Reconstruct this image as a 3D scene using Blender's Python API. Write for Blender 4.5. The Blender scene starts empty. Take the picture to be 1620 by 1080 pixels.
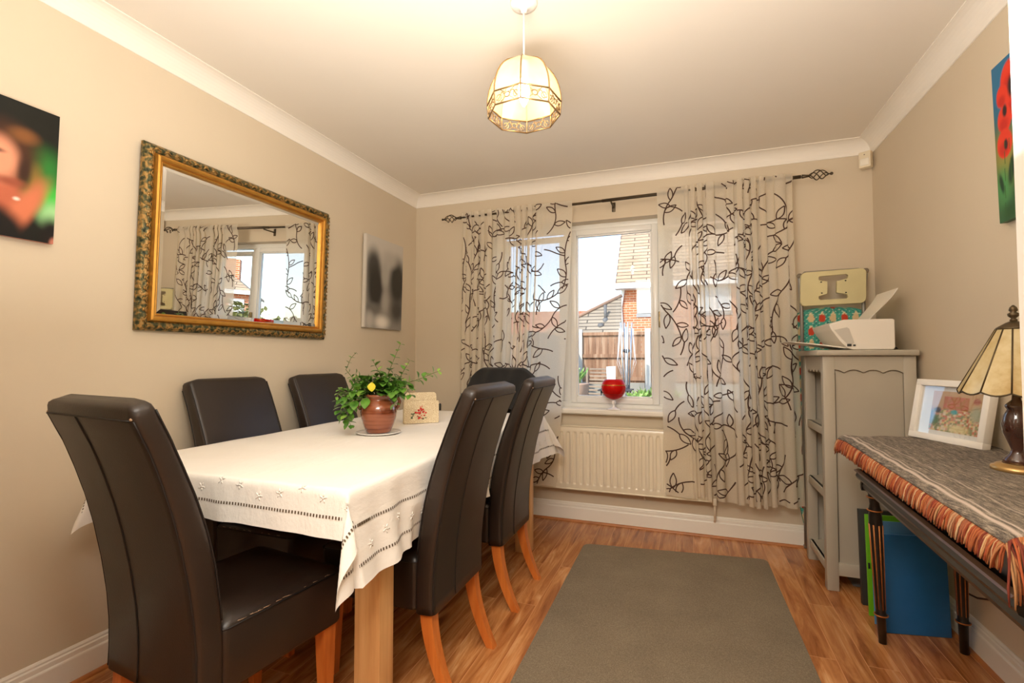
import bpy, bmesh, math, random
import numpy as np
from mathutils import Vector, Matrix
PI = math.pi
C = bpy.context.scene.collection
S = bpy.context.scene

# ------------------------------------------------------------------ camera
cam_d = bpy.data.cameras.new('camera'); cam = bpy.data.objects.new('camera', cam_d); C.objects.link(cam)
FPX, YAW, PIT = 765.48, 0.3466, 0.0339
cam_d.sensor_width = 36; cam_d.lens = 36 * FPX / 1620; cam_d.clip_start = 0.02
cam.location = (2.0224, -3.3452, 1.1263)
cam.rotation_euler = (PI / 2 + PIT, 0, YAW)
S.camera = cam

# ------------------------------------------------------------------ world and light
w = bpy.data.worlds.new('sky'); S.world = w; w.use_nodes = True
nt = w.node_tree; bg = nt.nodes['Background']
sk = nt.nodes.new('ShaderNodeTexSky'); sk.sky_type = 'NISHITA'; sk.sun_disc = False
sk.sun_elevation = math.radians(38); sk.sun_rotation = math.radians(200); sk.air_density = 1.0; sk.dust_density = 0.6; sk.ozone_density = 1.2
nt.links.new(sk.outputs[0], bg.inputs[0]); bg.inputs[1].default_value = 0.42
sl = bpy.data.lights.new('sun', 'SUN'); sl.energy = 4.6; sl.angle = math.radians(1); sl.color = (1, .94, .84)
sun = bpy.data.objects.new('sun', sl); C.objects.link(sun); sun.rotation_euler = (math.radians(50), 0, math.radians(-22))
def area(name, loc, rot, sx, sy, e, col):
    l = bpy.data.lights.new(name, 'AREA'); l.shape = 'RECTANGLE'; l.size = sx; l.size_y = sy; l.energy = e; l.color = col
    o = bpy.data.objects.new(name, l); C.objects.link(o); o.location = loc; o.rotation_euler = rot; return o
# flash aimed up at the ceiling in front of the doorway, so the room is lit by the bounce
area('bounced_flash', (1.72, -2.86, 1.22), (math.radians(180), 0, 0), .9, .3, 46, (1, .94, .86))
# soft flash head beside the camera
area('camera_flash', (1.7, -2.98, 1.95), (math.radians(78), 0, math.radians(6)), .6, .4, 10, (1, .95, .88))
# hall light behind the camera
area('hall_light', (1.9, -3.95, 2.3), (math.radians(10), 0, 0), .8, .5, 30, (1, .95, .87))
S.view_settings.view_transform = 'Standard'; S.view_settings.look = 'None'; S.view_settings.gamma = 1
S.view_settings.exposure = 0.31; S.view_settings.use_curve_mapping = False
S.cycles.max_bounces = 10; S.cycles.diffuse_bounces = 6; S.cycles.transparent_max_bounces = 24

# ------------------------------------------------------------------ helpers
def lin(c):
    return tuple(((x / 12.92) if x <= .04045 else ((x + .055) / 1.055) ** 2.4) for x in c)
def s8(r, g, b): return lin((r / 255, g / 255, b / 255))
MATS = {}
class N:
    """small node-graph helper on one material"""
    def __init__(s, name):
        s.m = bpy.data.materials.new(name); s.m.use_nodes = True; s.t = s.m.node_tree; s.b = s.t.nodes['Principled BSDF']; s.out = s.t.nodes['Material Output']
    def n(s, kind, **kw):
        x = s.t.nodes.new('ShaderNode' + kind)
        for k, v in kw.items():
            if k.startswith('i_'): x.inputs[k[2:].replace('_', ' ')].default_value = v
            else: setattr(x, k, v)
        return x
    def l(s, a, b): s.t.links.new(a, b)
    def ramp(s, fac, stops):
        r = s.n('ValToRGB'); e = r.color_ramp.elements
        e[0].position, e[0].color = stops[0][0], (*stops[0][1], 1); e[1].position, e[1].color = stops[-1][0], (*stops[-1][1], 1)
        for p, c in stops[1:-1]:
            q = e.new(p); q.color = (*c, 1)
        s.l(fac, r.inputs[0]); return r.outputs[0]
    def bump(s, h, st=.2, d=.01):
        b = s.n('Bump'); b.inputs['Strength'].default_value = st; b.inputs['Distance'].default_value = d
        s.l(h, b.inputs['Height']); s.l(b.outputs[0], s.b.inputs['Normal'])
    def coord(s, scale=(1, 1, 1), kind='Object', rot=(0, 0, 0)):
        c = s.n('TexCoord'); mp = s.n('Mapping'); mp.inputs['Scale'].default_value = scale; mp.inputs['Rotation'].default_value = rot
        s.l(c.outputs[kind], mp.inputs[0]); return mp.outputs[0]
    def noise(s, vec, scale=5, detail=3, rough=.5):
        x = s.n('TexNoise'); x.inputs['Scale'].default_value = scale; x.inputs['Detail'].default_value = detail; x.inputs['Roughness'].default_value = rough
        s.l(vec, x.inputs['Vector']); return x.outputs['Fac']
    def mix(s, f, a, b, mode='MIX'):
        x = s.n('MixRGB', blend_type=mode)
        for i, v in ((0, f), (1, a), (2, b)):
            if isinstance(v, (int, float)): x.inputs[i].default_value = v
            elif isinstance(v, tuple): x.inputs[i].default_value = (*v, 1)
            else: s.l(v, x.inputs[i])
        return x.outputs[0]
def mat(name, col, rough=.5, metal=0, var=.06, vs=6, bump=0, bs=80, spec=.5, coat=0, emit=0, trans=0, sheen=0):
    if name in MATS: return MATS[name]
    k = N(name); v = k.coord(); f = k.noise(v, vs, 4)
    a = tuple(min(1, c * (1 + var)) for c in col); b = tuple(c * (1 - var) for c in col)
    cr = k.ramp(f, [(.3, b), (.7, a)]); k.l(cr, k.b.inputs['Base Color'])
    k.b.inputs['Roughness'].default_value = rough; k.b.inputs['Metallic'].default_value = metal
    k.b.inputs['Specular IOR Level'].default_value = spec
    if coat: k.b.inputs['Coat Weight'].default_value = coat; k.b.inputs['Coat Roughness'].default_value = .1
    if sheen: k.b.inputs['Sheen Weight'].default_value = sheen
    if trans: k.b.inputs['Transmission Weight'].default_value = trans
    if emit: k.l(cr, k.b.inputs['Emission Color']); k.b.inputs['Emission Strength'].default_value = emit
    if bump: k.bump(k.noise(v, bs, 3), bump, .002)
    MATS[name] = k.m; return k.m
def attr_mat(name, rough=.6, bump=0, spec=.3):
    if name in MATS: return MATS[name]
    k = N(name); a = k.n('VertexColor', layer_name='col'); k.l(a.outputs[0], k.b.inputs['Base Color']); k.b.inputs['Roughness'].default_value = rough
    k.b.inputs['Specular IOR Level'].default_value = spec
    if bump: k.bump(k.noise(k.coord(), 400, 2), bump, .001)
    MATS[name] = k.m; return k.m
def thin_glass(name, tint=(.97, .98, .98), gl=.02):
    k = N(name); t = k.n('BsdfTransparent'); t.inputs[0].default_value = (*tint, 1); g = k.n('BsdfGlossy'); g.inputs['Roughness'].default_value = .02
    mx = k.n('MixShader'); mx.inputs[0].default_value = gl; k.l(t.outputs[0], mx.inputs[1]); k.l(g.outputs[0], mx.inputs[2]); k.l(mx.outputs[0], k.out.inputs[0])
    k.t.nodes.remove(k.b); MATS[name] = k.m; return k.m

class B:
    """collects shapes into one mesh"""
    def __init__(s): s.bm = bmesh.new(); s.mi = 0; s.M = Matrix()
    def _add(s, vs, fs, smooth=False):
        v = [s.bm.verts.new(s.M @ Vector(p)) for p in vs]
        for f in fs:
            try: q = s.bm.faces.new([v[i] for i in f])
            except ValueError: continue
            q.material_index = s.mi; q.smooth = smooth
        return v
    def box(s, x0, x1, y0, y1, z0, z1, bev=0, seg=2):
        if bev <= 0:
            s._add([(x0,y0,z0),(x1,y0,z0),(x1,y1,z0),(x0,y1,z0),(x0,y0,z1),(x1,y0,z1),(x1,y1,z1),(x0,y1,z1)],
                   [(3,2,1,0),(4,5,6,7),(0,1,5,4),(1,2,6,5),(2,3,7,6),(3,0,4,7)]); return s
        t = bmesh.new(); bmesh.ops.create_cube(t, size=1)
        for v in t.verts: v.co = Vector(((x0+x1)/2+v.co.x*(x1-x0), (y0+y1)/2+v.co.y*(y1-y0), (z0+z1)/2+v.co.z*(z1-z0)))
        bmesh.ops.bevel(t, geom=t.edges[:], offset=bev, segments=seg, profile=.5, affect='EDGES')
        t.verts.index_update()
        s._add([v.co[:] for v in t.verts], [[v.index for v in f.verts] for f in t.faces], True); t.free(); return s
    def prism(s, poly, h0, h1, axis='z', bev=0):
        """poly 2D extruded along axis; axis x: (y,z); y: (x,z); z: (x,y)"""
        def P(a, b, h): return {'x': (h, a, b), 'y': (a, h, b), 'z': (a, b, h)}[axis]
        n = len(poly); vs = [P(a, b, h0) for a, b in poly] + [P(a, b, h1) for a, b in poly]
        fs = [tuple(range(n))[::-1], tuple(range(n, 2*n))] + [(i, (i+1) % n, n+(i+1) % n, n+i) for i in range(n)]
        if bev:
            t = bmesh.new(); v = [t.verts.new(p) for p in vs]
            for f in fs: t.faces.new([v[i] for i in f])
            bmesh.ops.recalc_face_normals(t, faces=t.faces[:])
            bmesh.ops.bevel(t, geom=t.edges[:], offset=bev, segments=2, profile=.5, affect='EDGES'); t.verts.index_update()
            s._add([v.co[:] for v in t.verts], [[v.index for v in f.verts] for f in t.faces], False); t.free()
        else: s._add(vs, fs)
        return s
    def loft(s, rings, cap=True, smooth=True, closed=True):
        vs = [p for r in rings for p in r]; n = len(rings[0]); fs = []
        for i in range(len(rings)-1):
            for j in range(n if closed else n-1):
                k = (j+1) % n; fs.append((i*n+j, i*n+k, (i+1)*n+k, (i+1)*n+j))
        if cap: fs.append(tuple(range(n))[::-1]); fs.append(tuple(range((len(rings)-1)*n, len(rings)*n)))
        s._add(vs, fs, smooth); return s
    def lathe(s, prof, cx=0, cy=0, n=32, cap=True):
        return s.loft([[(cx+r*math.cos(2*PI*i/n), cy+r*math.sin(2*PI*i/n), z) for i in range(n)] for r, z in prof], cap=cap)
    def tube(s, pts, r, n=8, cap=True):
        pts = [Vector(p) for p in pts]; R = r if isinstance(r, (list, tuple)) else [r]*len(pts); rings = []; up = None
        for i, p in enumerate(pts):
            d = (pts[min(i+1, len(pts)-1)] - pts[max(i-1, 0)]).normalized()
            if up is None: up = d.orthogonal().normalized()
            else:
                up = (up - d*up.dot(d))
                up = up.normalized() if up.length > 1e-5 else d.orthogonal().normalized()
            q = d.cross(up); rings.append([tuple(p + R[i]*(math.cos(2*PI*k/n)*up + math.sin(2*PI*k/n)*q)) for k in range(n)])
        return s.loft(rings, cap=cap)
    def taper(s, a, b, wa, wb, da=None, db=None):
        """square bar from a to b, widths (x) and depths (y)"""
        da = da or wa; db = db or wb
        def r(p, w_, d_): return [(p[0]-w_/2, p[1]-d_/2, p[2]), (p[0]+w_/2, p[1]-d_/2, p[2]), (p[0]+w_/2, p[1]+d_/2, p[2]), (p[0]-w_/2, p[1]+d_/2, p[2])]
        return s.loft([r(a, wa, da), r(b, wb, db)], smooth=False)
    def sphere(s, c, r, n=16, sq=(1, 1, 1)):
        rings = []
        for i in range(1, n//2):
            t = PI*i/(n//2); rings.append([(c[0]+sq[0]*r*math.sin(t)*math.cos(2*PI*k/n), c[1]+sq[1]*r*math.sin(t)*math.sin(2*PI*k/n), c[2]-sq[2]*r*math.cos(t)) for k in range(n)])
        return s.loft(rings)
    def grid(s, fn, us, vs, smooth=True, flip=False):
        n = len(vs); P = [fn(u, v) for u in us for v in vs]; fs = []
        for i in range(len(us)-1):
            for j in range(n-1):
                q = (i*n+j, (i+1)*n+j, (i+1)*n+j+1, i*n+j+1); fs.append(q[::-1] if flip else q)
        s._add(P, fs, smooth); return s
    def obj(s, name, mats, parent=None, kind=None, recalc=True):
        if recalc: bmesh.ops.recalc_face_normals(s.bm, faces=s.bm.faces[:])
        me = bpy.data.meshes.new(name); s.bm.to_mesh(me); s.bm.free()
        for m in (mats if isinstance(mats, (list, tuple)) else [mats]): me.materials.append(m)
        o = bpy.data.objects.new(name, me); C.objects.link(o)
        if parent is not None: o.parent = parent
        if kind: o['kind'] = kind
        return o
def tag(o, label, cat, group=None, kind=None):
    o['label'] = label; o['category'] = cat
    if group: o['group'] = group
    if kind: o['kind'] = kind
    return o
def thing(name, loc, rz, label, cat, group=None):
    o = bpy.data.objects.new(name, None); C.objects.link(o); o.location = loc; o.rotation_euler = (0, 0, rz); o.empty_display_size = .1
    return tag(o, label, cat, group)
def dup(root, loc, rz, label):
    r = root.copy(); C.objects.link(r); r.location = loc; r.rotation_euler = (0, 0, rz); r['label'] = label
    for ch in list(root.children):
        c = ch.copy(); C.objects.link(c); c.parent = r
        for g in ch.children:
            d = g.copy(); C.objects.link(d); d.parent = c
    return r
def setcol(o, fn):
    """vertex colours from position: the printed or painted picture itself"""
    me = o.data; a = me.color_attributes.new('col', 'FLOAT_COLOR', 'POINT')
    for i, v in enumerate(me.vertices): a.data[i].color = (*fn(v.co), 1)
def rr(w_, h_, r, n=5, cx=0, cy=0):
    """rounded rectangle outline"""
    o = []
    for sx, sy, a0 in ((1, 1, 0), (-1, 1, 90), (-1, -1, 180), (1, -1, 270)):
        for i in range(n+1):
            a = math.radians(a0 + 90*i/n); o.append((cx+sx*(w_/2-r)+r*math.cos(a), cy+sy*(h_/2-r)+r*math.sin(a)))
    return o
def sm(a, b, x):
    t = min(1, max(0, (x-a)/(b-a))); return t*t*(3-2*t)
def lerp(a, b, t): return tuple(x+(y-x)*t for x, y in zip(a, b))

# ------------------------------------------------------------------ dimensions
W, H, YN = 3.054, 2.40, -3.05          # room width, height, near wall
WX0, WX1, WZ0, WZ1 = .66, 2.44, .775, 2.085   # window opening

# ------------------------------------------------------------------ materials of the shell
def wall_mat():
    k = N('wall_paint'); v = k.coord(); f = k.noise(v, 1.3, 4); c = k.ramp(f, [(.3, (.62, .53, .40)), (.7, (.655, .565, .43))]); k.l(c, k.b.inputs['Base Color'])
    k.b.inputs['Roughness'].default_value = .62; k.b.inputs['Specular IOR Level'].default_value = .3; k.bump(k.noise(v, 260, 3), .08, .002); return k.m
M_wall = wall_mat()
M_ceil = mat('ceiling_paint', (.80, .745, .66), .75, var=.012, vs=2)
M_cove = mat('coving_paint', (.86, .81, .73), .6, var=.01, vs=2)
M_gloss = mat('white_gloss_paint', (.84, .80, .72), .28, var=.02, vs=3, coat=.2)
M_upvc = mat('white_window_plastic', (.82, .82, .79), .22, var=.015)
def floor_mat():
    k = N('laminate_floor'); tc = k.coord((1, 1, 1), 'Object', (0, 0, PI/2))
    br = k.n('TexBrick'); br.offset = .37; br.inputs['Scale'].default_value = 1; br.inputs['Brick Width'].default_value = 1.2; br.inputs['Row Height'].default_value = .0975
    br.inputs['Mortar Size'].default_value = .0012; br.inputs['Mortar Smooth'].default_value = 0; br.inputs['Bias'].default_value = 0
    br.inputs['Color1'].default_value = (0, 0, 0, 1); br.inputs['Color2'].default_value = (1, 1, 1, 1); br.inputs['Mortar'].default_value = (.5, .5, .5, 1); k.l(tc, br.inputs['Vector'])
    v2 = k.n('VectorMath', operation='ADD'); k.l(k.coord((9, 1.1, 1)), v2.inputs[0]); k.l(br.outputs['Color'], v2.inputs[1])
    sc = k.n('VectorMath', operation='SCALE'); sc.inputs['Scale'].default_value = 7.0; k.l(br.outputs['Color'], sc.inputs[0]); k.l(sc.outputs[0], v2.inputs[1])
    g = k.n('TexNoise'); g.inputs['Scale'].default_value = 1.6; g.inputs['Detail'].default_value = 6; g.inputs['Roughness'].default_value = .6; g.inputs['Distortion'].default_value = 1.6; k.l(v2.outputs[0], g.inputs['Vector'])
    base = k.ramp(g.outputs['Fac'], [(.30, s8(136, 78, 38)), (.45, s8(174, 110, 60)), (.58, s8(200, 136, 80)), (.72, s8(220, 166, 112))])
    tint = k.ramp(br.outputs['Color'], [(0, (.78, .74, .70)), (.5, (1, 1, 1)), (1, (1.12, 1.15, 1.2))])
    c = k.mix(.85, base, tint, 'MULTIPLY')
    fine = k.noise(k.coord((160, 6, 1)), 1.0, 3); c = k.mix(.25, c, k.ramp(fine, [(.35, (.6, .55, .5)), (.65, (1.1, 1.1, 1.1))]), 'MULTIPLY')
    c = k.mix(br.outputs['Fac'], c, s8(214, 150, 96)); k.l(c, k.b.inputs['Base Color'])
    k.b.inputs['Roughness'].default_value = .27; k.bump(fine, .06, .002); return k.m
M_floor = floor_mat()
M_bead = mat('oak_bead', s8(176, 112, 62), .4, var=.15, vs=12)

# ------------------------------------------------------------------ room shell
B().box(-.1, W+.1, YN-1.6, .25, -.08, 0).obj('floor', M_floor, kind='structure')
B().box(-.1, W+.1, YN-1.6, .25, H, H+.08).obj('ceiling', M_ceil, kind='structure')
B().box(-.12, 0, YN-1.6, .25, -.2, H+.08).obj('wall_left', M_wall, kind='structure')
B().box(W, W+.12, YN-1.6, .25, -.2, H+.08).obj('wall_right', M_wall, kind='structure')
b = B()
b.box(0, WX0, 0, .25, -.2, H); b.box(WX1, W, 0, .25, -.2, H); b.box(WX0, WX1, 0, .25, -.2, WZ0-.04); b.box(WX0, WX1, 0, .25, WZ1, H)
b.obj('wall_back', M_wall, kind='structure')
DX0, DX1 = 1.16, 2.170
b = B(); b.box(0, DX0-.03, YN-.1, YN, 0, H); b.box(DX1+.03, W, YN-.1, YN, 0, H); b.box(DX0-.03, DX1+.03, YN-.1, YN, 2.08, H)
b.obj('wall_front', M_wall, kind='structure')
B().box(-.1, W+.1, YN-1.7, YN-1.6, 0, H).obj('wall_hall', M_wall, kind='structure')
b = B(); b.box(DX1, DX1+.03, YN-.12, YN+.0, 0, 2.08); b.box(DX0-.03, DX0, YN-.12, YN, 0, 2.08); b.box(DX0, DX1, YN-.12, YN, 2.05, 2.08)
b.obj('door_1', mat('door_lining_paint', (.86, .84, .79), .3, var=.01), kind='structure')

# coving: concave quarter between wall and ceiling
def cove_prof(c=.081, n=8):
    p = [(0, 0), (0, -c), (.004, -c)]
    for i in range(n+1):
        a = PI/2*i/n; p.append((.006+(c-.006)*(1-math.cos(a)), -(c-.006)+(c-.006)*math.sin(a)-.004))
    return p + [(c, -.004), (c, 0)]
P = cove_prof(); b = B()
b.prism([(x, H+z) for x, z in P], YN, 0, 'y'); b.obj('trim_1', M_cove, kind='structure')
b = B(); b.prism([(-x, H+z) for x, z in P], 0, W, 'x'); b.obj('trim_2', M_cove, kind='structure')
b = B(); b.prism([(W-x, H+z) for x, z in P], YN, 0, 'y'); b.obj('trim_3', M_cove, kind='structure')
b = B(); b.prism([(YN+x, H+z) for x, z in P], 0, W, 'x'); b.obj('trim_4', M_cove, kind='structure')
# skirting profile with ogee steps
sp = [(0, 0), (.017, 0), (.017, .088), (.0155, .092), (.012, .095), (.012, .110), (.008, .114), (.008, .120), (.004, .127), (0, .127)]
bp = [(0, 0)] + [(.017+.013*math.cos(PI/2*i/5), .013*math.sin(PI/2*i/5)) for i in range(6)] + [(0, .013)]
for nm, m, pr_ in (('baseboard_', M_gloss, sp), ('trim_', M_bead, bp)):
    nn = (lambda s_, i_: nm+s_ if nm == 'baseboard_' else 'trim_%d' % i_)
    b = B(); b.prism([(x, z) for x, z in pr_], YN, 0, 'y'); b.obj(nn('left', 5), m, kind='structure')
    b = B(); b.prism([(W-x, z) for x, z in pr_], YN, 0, 'y'); b.obj(nn('right', 6), m, kind='structure')
    b = B(); b.prism([(-x, z) for x, z in pr_], .016, W-.016, 'x'); b.obj(nn('back', 7), m, kind='structure')
    b = B(); b.prism([(YN+x, z) for x, z in pr_], .016, DX0-.05, 'x'); b.prism([(YN+x, z) for x, z in pr_], DX1+.05, W-.016, 'x'); b.obj(nn('front', 8), m, kind='structure')

# ------------------------------------------------------------------ window
win = bpy.data.objects.new('window_1', None); C.objects.link(win); win['kind'] = 'structure'
b = B(); FY0, FY1 = .085, .15
b.box(WX0, WX1, FY0, FY1, WZ0, .815, .004); b.box(WX0, WX1, FY0, FY1, WZ1-.045, WZ1, .004)
for x0, x1 in ((WX0, WX0+.06), (1.185, 1.245), (1.838, 1.90), (WX1-.06, WX1)): b.box(x0, x1, FY0, FY1, .815, WZ1-.045, .004)
b.obj('window_frame', M_upvc, win)
def sash(name, x0, x1, z0, z1, y0, y1, t, handle=False):
    f = B()
    for a in ((x0, x0+t, z0, z1), (x1-t, x1, z0, z1), (x0+t, x1-t, z0, z0+t), (x0+t, x1-t, z1-t, z1)): f.box(a[0], a[1], y0, y1, a[2], a[3], .005)
    g_ = .010
    for a in ((x0+t-.002, x0+t+g_, z0+t, z1-t), (x1-t-g_, x1-t+.002, z0+t, z1-t), (x0+t, x1-t, z0+t-.002, z0+t+g_), (x0+t, x1-t, z1-t-g_, z1-t+.002)):
        f.box(a[0], a[1], y0+.012, y1-.01, a[2], a[3], .002)
    fo = f.obj(name, M_upvc, win)
    p = B().box(x0+t, x1-t, y0+.03, y0+.034, z0+t, z1-t); p.obj('window_pane', MATS.get('pane_glass') or thin_glass('pane_glass'), fo)
    return fo
sash('window_light', .72, 1.185, .815, 2.02, .10, .145, .03)
so = sash('window_casement', 1.238, 1.846, .808, 2.047, .07, .12, .042)
sash('window_light', 1.90, 2.38, .815, 2.02, .10, .145, .03)
h = B(); h.box(1.845, 1.865, .05, .07, 1.38, 1.44, .004); h.box(1.847, 1.861, .035, .052, 1.33, 1.42, .005); h.obj('window_handle', mat('handle_gold', s8(150, 130, 90), .3, .8), so)
b = B(); b.prism([(-.055, .742), (-.062, .75), (-.062, .768), (-.055, .777), (.09, .777), (.09, .742)], WX0-.06, WX1+.06, 'x')
b.obj('window_sill', M_gloss, win)

# ------------------------------------------------------------------ curtains
def curtain_fabric():
    k = N('sheer_cream_fabric'); v = k.coord((1, 1, 1)); f = k.noise(k.coord((220, 220, 500)), 1, 2)
    col = k.ramp(f, [(.3, (.84, .76, .62)), (.7, (.93, .86, .73))])
    d = k.n('BsdfDiffuse'); k.l(col, d.inputs[0]); t = k.n('BsdfTranslucent'); k.l(col, t.inputs[0])
    m1 = k.n('MixShader'); m1.inputs[0].default_value = .48; k.l(d.outputs[0], m1.inputs[1]); k.l(t.outputs[0], m1.inputs[2])
    tr = k.n('BsdfTransparent'); m2 = k.n('MixShader'); m2.inputs[0].default_value = .25; k.l(m1.outputs[0], m2.inputs[1]); k.l(tr.outputs[0], m2.inputs[2])
    k.l(m2.outputs[0], k.out.inputs[0]); k.t.nodes.remove(k.b); return k.m
M_curt = curtain_fabric(); M_vine = mat('brown_vine_print', s8(72, 48, 36), .8, var=.1, vs=40)
def make_curtain(x0t, x1t, x0b, x1b, zt, zb, inner_right, seed, label):
    """cloth coordinate u in [0,L] -> folded surface; inner edge lies flat, the rest is gathered"""
    rnd = random.Random(seed); K = 1200
    s = np.linspace(0, 1, K); e = (1-s) if inner_right else s           # e = 0 at the inner (window) edge
    amp = np.clip((e-.16)/.16, 0, 1); amp = amp*amp*(3-2*amp)
    nf = 13.0; ph = 2*PI*(nf*s + .35*np.sin(5.1*s*PI+seed) + .2*np.sin(13*s+seed*2))
    A = .027*amp*(1+.25*np.sin(17*s+seed)); Bx = .010*amp
    Xl = s; Y = A*np.sin(ph); wid = x1t-x0t
    X = s*wid - Bx*np.sin(2*ph)
    U = np.concatenate([[0], np.cumsum(np.hypot(np.diff(X), np.diff(Y)))]); L = U[-1]
    def Pt(u, z, off=0.0):
        def at(u_):
            q = float(np.interp(u_, U, s)); e_ = (1-q) if inner_right else q
            t = (zt-z)/(zt-zb); ph_ = float(np.interp(q, s, ph)); am = float(np.interp(q, s, amp))
            a = .027*am*(1+.25*math.sin(17*q+seed))*(.62+.38*t); bx = .010*am*(1-.3*t)
            ph2 = ph_ + .5*am*math.sin(2.2*t+3*q+seed)*t
            xl = (x0t+q*(x1t-x0t))*(1-t**1.3)+(x0b+q*(x1b-x0b))*t**1.3
            y = a*math.sin(ph2)*(1-.55*math.exp(-((zt-.03-z)/.03)**2)) + .004*math.sin(3*z+6*q)+.012*t*math.sin(2*PI*q*1.6+seed)*(1-am)
            y -= .020*math.exp(-((z-2.182)/.032)**2)
            y += .0025*math.sin(q*wid/.006)*math.exp(-((zt-.02-z)/.05)**2)*am
            return xl - bx*math.sin(2*ph2), -.125 + y
        x, y = at(u)
        if off:
            xa, ya = at(max(0, u-.003)); xb, yb = at(min(L, u+.003)); dx, dy = xb-xa, yb-ya; n_ = math.hypot(dx, dy) or 1
            x += off*dy/n_; y -= off*dx/n_
        return (x, y, z + (.006*math.sin(u*21+seed)+.012*math.sin(u*4.3) if z < zb+.02 else 0))
    b = B(); us = np.linspace(0, L, 420); zs = list(np.linspace(zt, zt-.1, 8)) + list(np.linspace(zt-.14, zb, 26))
    b.grid(lambda u, z: Pt(u, z), us, zs)
    b.mi = 1
    def stroke(pts, wd=.0040):
        # pts in cloth (u, v) with v measured down from the top
        q = []
        for (a, c) in zip(pts[:-1], pts[1:]):
            n = max(1, int(math.hypot(c[0]-a[0], c[1]-a[1])/.008))
            q += [(a[0]+(c[0]-a[0])*i/n, a[1]+(c[1]-a[1])*i/n) for i in range(n)]
        q.append(pts[-1]); row = []
        for i, p_ in enumerate(q):
            a, c = q[max(0, i-1)], q[min(len(q)-1, i+1)]; dx, dy = c[0]-a[0], c[1]-a[1]; l_ = math.hypot(dx, dy) or 1
            nx, ny = -dy/l_*wd, dx/l_*wd; row.append(((p_[0]+nx, p_[1]+ny), (p_[0]-nx, p_[1]-ny), p_))
        ok = lambda p_: .004 < p_[0] < L-.004 and .004 < p_[1] < (zt-zb)-.022
        for r0, r1 in zip(row[:-1], row[1:]):
            if all(ok(x) for x in (r0[0], r0[1], r1[0], r1[1])):
                b._add([Pt(p_[0], zt-p_[1], .0016) for p_ in (r0[0], r0[1], r1[1], r1[0])], [(0, 1, 2, 3)])
    seen = []; lv = []
    def leaf(u, v, ang, ln):
        wd = ln*rnd.uniform(.19, .24); c, s_ = math.cos(ang), math.sin(ang); m_ = (u+c*ln*.55, v+s_*ln*.55)
        if any(math.hypot(m_[0]-x, m_[1]-y) < .043 for x, y in lv): return
        lv.append(m_)
        for sg in (1, -1):
            pts = []
            for i in range(9):
                t = i/8; a = ln*t; o_ = sg*wd*math.sin(PI*t**.85)*(1 if sg > 0 else .92); pts.append((u+a*c-o_*s_, v+a*s_+o_*c))
            stroke(pts, .0036)
    def vine(u, v, ang, n, turn):
        pts = [(u, v)]; side = rnd.choice((1, -1)); mine = [(u, v)]
        if any(math.hypot(u-x, v-y) < .072 for x, y in seen): return
        for i in range(n):
            if i == n//2: turn = -turn*.6
            for _ in range(4):
                ang += turn/4; u += .021*math.cos(ang); v += .021*math.sin(ang); pts.append((u, v)); mine.append((u, v))
            if any(math.hypot(u-x, v-y) < .058 for x, y in seen): break
            leaf(u, v, ang+side*rnd.uniform(.6, 1.1), rnd.uniform(.072, .096))
            side = -side
        leaf(u, v, ang, rnd.uniform(.07, .09)); stroke(pts, .0040); seen.extend(mine)
    for tries in range(1500):
        vine(rnd.uniform(-.03, L+.03), rnd.uniform(-.05, zt-zb+.05), rnd.uniform(0, 2*PI), rnd.choice((3, 4, 5)), rnd.uniform(.3, .8)*rnd.choice((1, -1)))
    o = b.obj('curtain', [M_curt, M_vine], recalc=False); o['kind2'] = 1; del o['kind2']
    # hem and heading stitched at the rod
    tag(o, label, 'curtain', 'curtains at the window')
    return o
make_curtain(.470, 1.300, .440, 1.175, 2.198, .24, True, 3, 'cream leaf-vine sheer curtain at left of the window, above the black draped chair')
make_curtain(1.853, 2.620, 1.885, 2.66, 2.215, .255, False, 8, 'cream sheer leaf-vine curtain hanging right of the window beside the pineapple ironing board')

M_iron = mat('dark_bronze_metal', s8(88, 76, 60), .38, .7, var=.15, vs=30)
rod = thing('curtain_rod', (0, 0, 0), 0, 'thin dark metal curtain rod with twisted cage finials across the top of the window', 'curtain rod')
RZ = 2.176
b = B(); b.tube([(.46, -.125, RZ-.009), (1.5, -.125, RZ)], .0085, 12); b.tube([(1.5, -.125, RZ), (2.665, -.125, RZ+.014)], .0105, 12); b.obj('pole', M_iron, rod)
for sx, x0, zz in ((-1, .455, RZ-.010), (1, 2.67, RZ+.014)):
    f = B(); L_ = .15
    f.tube([(x0, -.125, zz), (x0+sx*.04, -.125, zz)], [.012, .006], 10)
    for k in range(4):
        pts = []
        for i in range(17):
            t = i/16; r_ = .0265*math.sin(PI*t)**.9+.002; a = k*PI/2+t*1.5*PI; pts.append((x0+sx*(.035+.10*t), -.125+r_*math.cos(a), zz+r_*math.sin(a)))
        f.tube(pts, .0032, 6)
    f.sphere((x0+sx*(L_+.0), -.125, zz), .009, 12); f.tube([(x0+sx*.13, -.125, zz), (x0+sx*.15, -.125, zz)], .004, 8); f.obj('finial', M_iron, rod)
for x in (.52, 1.56, 2.60):
    f = B(); f.tube([(x, -.125, RZ-.012), (x, -.07, RZ-.014), (x, 0, RZ-.014)], .006, 8); f.box(x-.012, x+.012, -.006, 0, RZ-.045, RZ+.02, .002); f.obj('bracket', M_iron, rod)

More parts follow.
